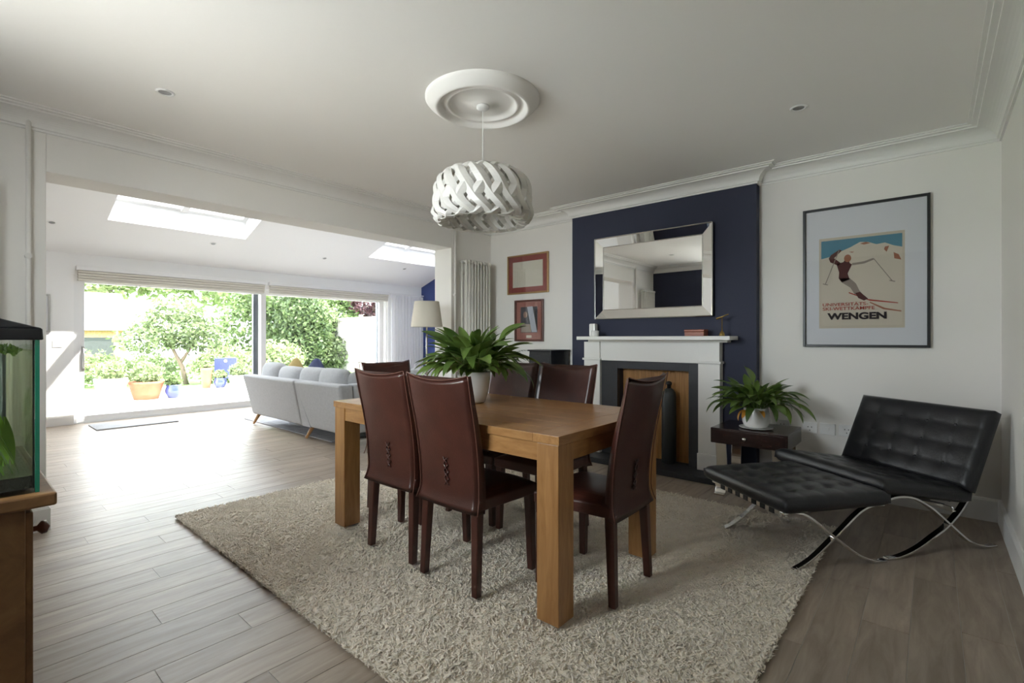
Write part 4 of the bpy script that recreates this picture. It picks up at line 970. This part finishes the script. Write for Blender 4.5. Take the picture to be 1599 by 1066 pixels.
# floor lamp by the jamb
fl2 = thing('floor_lamp', (-4.08, 3.35, .001), 'floor lamp with a cream drum shade standing by the right side of the opening', 'lamp')
MB().lathe([(.13, 0), (.13, .012), (.12, .02), (.014, .024), (.014, .04)], 32).build('base', M['chrome'], fl2, smooth=True)
MB().tube([(0, 0, .03), (0, 0, 1.36)], .0095, 12).build('pole', M['chrome'], fl2, smooth=True)
MB().lathe([(.016, .78), (.016, .84)], 12).build('switch', M['chrome'], fl2, smooth=True)
MB().lathe([(.168, 1.29), (.130, 1.56), (.127, 1.56), (.165, 1.29), (.168, 1.29)], 44, cap=False).build('shade', M['shade'], fl2, smooth=True)
MB().tube([(-.128, 0, 1.54), (.128, 0, 1.54)], .003, 6).build('shade_carrier', M['chrome'], fl2)
MB().tube([(0, 0, 1.36), (0, 0, 1.54)], .005, 6).build('lamp_stem', M['chrome'], fl2)
# sheer curtain
cu = MB(); 
def cfn(a, c): y = 6.215 + .87 * a; return (XP + .09 + .028 * math.sin(a * 2 * PI * 11 + .5 * math.sin(9 * a)) * (.8 + .2 * c), y, 2.10 - 2.085 * c)
cu.grid(cfn, 150, 6)
vm = bpy.data.materials.new('sheer_voile'); vm.use_nodes = True; nt = vm.node_tree; b_ = nt.nodes['Principled BSDF']; b_.inputs['Base Color'].default_value = (.86, .86, .87, 1); b_.inputs['Roughness'].default_value = .9
tl = N(nt, 'ShaderNodeBsdfTranslucent'); tl.inputs['Color'].default_value = (.85, .85, .87, 1); mx_ = N(nt, 'ShaderNodeMixShader'); mx_.inputs[0].default_value = .45
nt.links.new(b_.outputs[0], mx_.inputs[1]); nt.links.new(tl.outputs[0], mx_.inputs[2]); nt.links.new(mx_.outputs[0], nt.nodes['Material Output'].inputs[0])
ct = thing('sheer_curtain', (XP + .09, 6.66, .015), 'white sheer curtain hanging at the right end of the patio doors', 'curtain')
cu.build('drape', vm, ct, smooth=True, world=True)
MB().tube([(XP + .09, 6.21, 2.125), (XP + .09, 7.10, 2.125)], .012, 10).build('curtain_rail', M['white'], ct, world=True)
for yy in (6.23, 7.0): B((XP + .0005, yy, 2.115), (XP + .09, yy + .015, 2.135)).build('rail_bracket', M['white'], ct, world=True)
# small picture and switch on the patio wall
q = thing('framed_picture', (XP, .75, 1.25), 'dark edged picture on the patio wall, cut off by the opening', 'picture')
for lo, hi in (((XP + .0005, .55, 1.25), (XP + .025, .57, 1.75)), ((XP + .0005, .89, 1.25), (XP + .025, .91, 1.75)), ((XP + .0005, .57, 1.25), (XP + .025, .89, 1.27)), ((XP + .0005, .57, 1.73), (XP + .025, .89, 1.75))): B(lo, hi).build('frame_side', M['steel'], q, world=True)
B((XP + .0005, .57, 1.27), (XP + .012, .89, 1.73)).build('print', M['mount'], q, world=True)
lw = thing('light_switch', (XP, .98, 1.06), 'white light switch plate left of the sliding door', 'switch')
B((XP + .0005, .93, 1.05), (XP + .01, 1.03, 1.14)).build('plate', M['white'], lw, world=True, bevel=.003)
B((XP + .0102, .96, 1.08), (XP + .014, 1.0, 1.11)).build('rocker', M['white'], lw, world=True)

# ------------------------------------------------------------------ garden
GZ = -.06
struct(B((-40, -25, -.35), (XP - .301, 30, GZ - .045)).build('ground', pmat('lawn', (.12, .22, .05), .95, bump=.6, bscale=60, var=.3, vscale=3)))
pv = struct(B((-14.6, -6, GZ - .044), (XP - .302, 9.0, GZ - .012)).build('patio', pmat('sand_joint', (.50, .47, .42), .95)))
ps = B((0, 0, 0), (1, 1, 1)); pvm = bpy.data.meshes.new('paving_slab'); pvm.from_pydata(ps.v, [], ps.f); pvm.materials.append(pmat('pale_paving', (.66, .63, .58), .85, bump=.2, bscale=30, var=.06, vscale=2, rvar=.06))
nx_ = int((14.6 + XP - .3) / .6); 
for i in range(nx_):
    for j in range(11):
        o_ = bpy.data.objects.new('paving_slab', pvm); COL.objects.link(o_); o_.parent = pv
        o_.location = (XP - .32 - (i + 1) * .6, -.6 + j * .8, GZ - .0115); o_.scale = (.59, .79, .0115)
def plant(name, loc, label, cat, blobs, n, size, mat, trunk=None, seed=1, group=None, trunkmat=None):
    t_ = thing(name, loc, label, cat, group=group)
    V, I = leaves(n, blobs, size, seed); me = mesh_np(V, I, 4); o_ = link('foliage', me, mat, t_); o_['kind'] = 'stuff'
    if trunk:
        for pts, r0, r1 in trunk: m_ = len(pts); MB().tube(pts, [r0 + (r1 - r0) * i / (m_ - 1) for i in range(m_)], 8).build('trunk', trunkmat or M['bark'], t_, smooth=True)
    return t_
M['bark'] = pmat('bark', (.16, .12, .09), .9, bump=.6, bscale=30)
G1 = leaf_mat('green_foliage', (.035, .065, .02), (.17, .235, .085), .5, .4); G2 = leaf_mat('pale_foliage', (.06, .095, .035), (.26, .32, .15), .5, .4)
G3 = leaf_mat('dark_foliage', (.05, .10, .025), (.18, .28, .07), .5, .35); PU = leaf_mat('purple_foliage', (.05, .02, .025), (.16, .07, .08), .5, .35)
GR = 'garden shrubs and trees'
plant('small_tree', (-15.6, 4.1, GZ - .05), 'small spreading tree with a bare leaning trunk in the middle of the lawn', 'tree',
      [(0, 0, 1.55, .75, 1.0, .55), (.2, -.7, 1.25, .6, .7, .4), (0, .6, 1.3, .6, .7, .5), (0, 0, 2.0, .5, .7, .4)], 5200, .055, G2,
      [([(0, .25, 0), (0, .15, .5), (0, -.05, .95), (0, -.25, 1.4)], .07, .03), ([(0, .1, .6), (0, .35, 1.0), (0, .6, 1.4)], .05, .02)], 2, GR)
plant('tall_hedge', (-18.0, 8.2, GZ - .05), 'dense tall green hedge right of the small garden tree', 'hedge',
      [(0, -1.2, 1.3, 1.1, 1.3, 1.4), (0, .3, 1.7, 1.2, 1.5, 1.7), (.3, 1.6, 1.4, 1.1, 1.3, 1.5), (0, -.4, 2.9, 1.1, 1.5, 1.0), (.2, 1.2, 3.1, 1.0, 1.4, 1.0)], 15000, .085, G1, [([(0, 0, 0), (0, 0, 2.2)], .1, .05)], 3, GR)
plant('leafy_shrub', (-16.6, 8.9, GZ - .05), 'bright green leafy shrub growing against the white fence', 'shrub',
      [(0, -.5, .9, .8, .9, 1.0), (.2, .3, .7, .8, .8, .8), (-.2, -.3, 1.9, .8, .9, .8)], 8000, .075, G2, [([(0, 0, 0), (0, -.2, 1.2)], .06, .03)], 4, GR)
plant('climbing_shrub', (-15.9, 7.7, GZ - .05), 'green climber rising behind the sofa in the right door pane', 'shrub',
      [(0, 0, 1.0, .6, .9, 1.0), (0, -.1, 2.1, .6, .8, .9), (0, .5, 1.6, .5, .6, .8)], 7000, .07, G1, [([(0, 0, 0), (0, 0, 1.6)], .05, .02)], 5, GR)
plant('purple_tree', (-17.8, 11.6, GZ - .05), 'purple leaved tree rising above the garden fence', 'tree',
      [(0, 0, 2.9, 1.3, 1.5, .9), (.3, 1.6, 2.8, 1.2, 1.3, .9), (1.8, 2.6, 2.9, 1.0, 1.2, .8)], 8000, .10, PU, [([(0, 0, 0), (0, .1, 1.2), (0, .3, 2.8)], .14, .05)], 6, GR)
plant('far_tree', (-27, 3.2, GZ - .05), 'tall pale green tree in the distance behind the brick garden house', 'tree',
      [(0, 0, 4.0, 1.6, 2.6, 1.3), (0, 3, 4.6, 1.8, 2.6, 1.5), (0, 6.2, 4.2, 1.6, 2.4, 1.6)], 8000, .15, G2, [([(0, 1, 0), (0, 1.5, 3.5)], .2, .1)], 7, GR)
plant('low_border', (-16.8, 1.8, GZ - .05), 'low flowering border plants at the far edge of the lawn on the left', 'plants',
      [(0, -1, .4, .5, .9, .45), (.1, .6, .5, .5, .9, .45), (.1, 2.0, .45, .5, .8, .4)], 4500, .05, G2, None, 8, GR)
plant('flower_border', (-15.2, 6.0, GZ - .05), 'pale flowering border plants behind the blue board', 'plants',
      [(0, -.8, .5, .6, .9, .55), (0, .6, .6, .6, .9, .6)], 5000, .055, G2, None, 9, GR)
# pots
ter = pmat('terracotta', (.27, .10, .05), .8, var=.12, vscale=12); wpot = pmat('pale_stone_pot', (.72, .69, .64), .8, var=.06); bpot = pmat('blue_glazed_pot', (.035, .05, .17), .25, coat=.4)
def pot(loc, r, h, mat, label, seed, lm, squat=False):
    t_ = thing('plant_pot', loc, label, 'plant pot', group='plant pots on the patio')
    pr = [(0, 0), (r * .68, 0), (r * .82, h * .35), (r * .95, h * .85), (r, h * .88), (r, h), (r * .88, h), (r * .85, h * .85), (0, h * .85)] if not squat else [(0, 0), (r * .6, 0), (r * .95, h * .4), (r, h * .6), (r * .82, h * .9), (r * .9, h), (r * .78, h), (r * .7, h * .88), (0, h * .88)]
    MB().lathe(pr, 28, cap=False).build('pot', mat, t_, smooth=True)
    V, I = leaves(900, [(0, 0, h + r * .5, r * .95, r * .95, r * .75)], .035, seed); o_ = link('foliage', mesh_np(V, I, 4), lm, t_); o_['kind'] = 'stuff'
Gp = GZ + .001
pot((-11.95, 2.08, Gp), .26, .46, wpot, 'tall pale stone pot, leftmost on the patio', 31, G2)
pot((-12.05, 2.66, Gp), .30, .36, ter, 'wide terracotta pot beside the round blue pot on the patio', 32, G2)
pot((-11.90, 3.09, Gp), .155, .27, bpot, 'round blue glazed pot beside the wide terracotta pot', 33, G1, True)
pot((-13.6, 4.22, Gp), .13, .50, ter, 'slim tall terracotta pot left of the blue board', 34, G2)
pot((-13.5, 4.50, Gp), .15, .24, bpot, 'small blue glazed pot in front of the blue board', 35, G2, True)
pot((-13.3, 4.86, Gp), .24, .30, wpot, 'pale stone pot right of the small blue pot near the sofa', 36, G2)
bb_ = thing('blue_board', (-14.0, 4.85, Gp), 'square bright blue board with a white disc standing on the patio', 'board')
B((-14.02, 4.53, .12), (-13.98, 5.05, .66)).build('panel', pmat('blue_paint', (.014, .022, .14), .5), bb_, world=True, bevel=.01)
d_ = MB().lathe([(0, 0), (.035, 0), (.035, .008), (0, .008)], 20, cap=False); d_.v = [(-13.98 + c, 4.78 + a, .58 + b) for a, b, c in d_.v]; d_.build('disc', M['white'], bb_, world=True)
for yy in (4.56, 4.98): B((-14.02, yy, Gp), (-13.98, yy + .04, .12)).build('leg', M['cyl'], bb_, world=True)
# fence along the side boundary, brick garden house
fw_ = pmat('pale_fence_timber', (.60, .57, .54), .85, var=.12, vscale=4); FYY = 9.35
for k in range(7):
    xa = -11.2 - k * 1.83
    t_ = thing('fence_panel', (xa - .9, FYY, GZ - .045), 'pale close boarded fence panel, number %s along from the house' % ['one', 'two', 'three', 'four', 'five', 'six', 'seven'][k], 'fence', group='garden fence panels')
    B((xa - .10, FYY - .05, GZ - .044), (xa, FYY + .05, 1.98)).build('post', fw_, t_, world=True)
    nb_ = 11; bw = 1.72 / nb_
    for j in range(nb_): B((xa - 1.825 + j * bw, FYY - .012, .04), (xa - 1.825 + (j + 1) * bw - .012, FYY + .008, 1.90)).build('board', fw_, t_, world=True)
    for z in (.35, 1.17, 1.80): B((xa - 1.82, FYY - .05, z), (xa - .105, FYY - .013, z + .07)).build('rail', fw_, t_, world=True)
brick = pmat('brick', (.42, .25, .15), .9, var=.2, vscale=20)
hb = thing('garden_house', (-24, 1.3, GZ - .045), 'brick outbuilding with a low tiled roof at the far left of the garden', 'building')
B((-26, -1.5, GZ - .044), (-22, 4.2, 1.45)).build('wall', brick, hb, world=True)
m_ = MB(); m_.add([(-21.7, -1.8, 1.45), (-21.7, 4.5, 1.45), (-26.3, 4.5, 1.45), (-26.3, -1.8, 1.45), (-24, -1.8, 2.9), (-24, 4.5, 2.9)], [(0, 1, 5, 4), (2, 3, 4, 5), (0, 4, 3), (1, 2, 5), (0, 3, 2, 1)]); m_.build('roof', pmat('pale_tiles', (.55, .47, .42), .9, bump=.4, bscale=20), hb, world=True)
B((-22.0, 2.9, .35), (-21.96, 3.9, 1.2)).build('window', M['cyl'], hb, world=True)
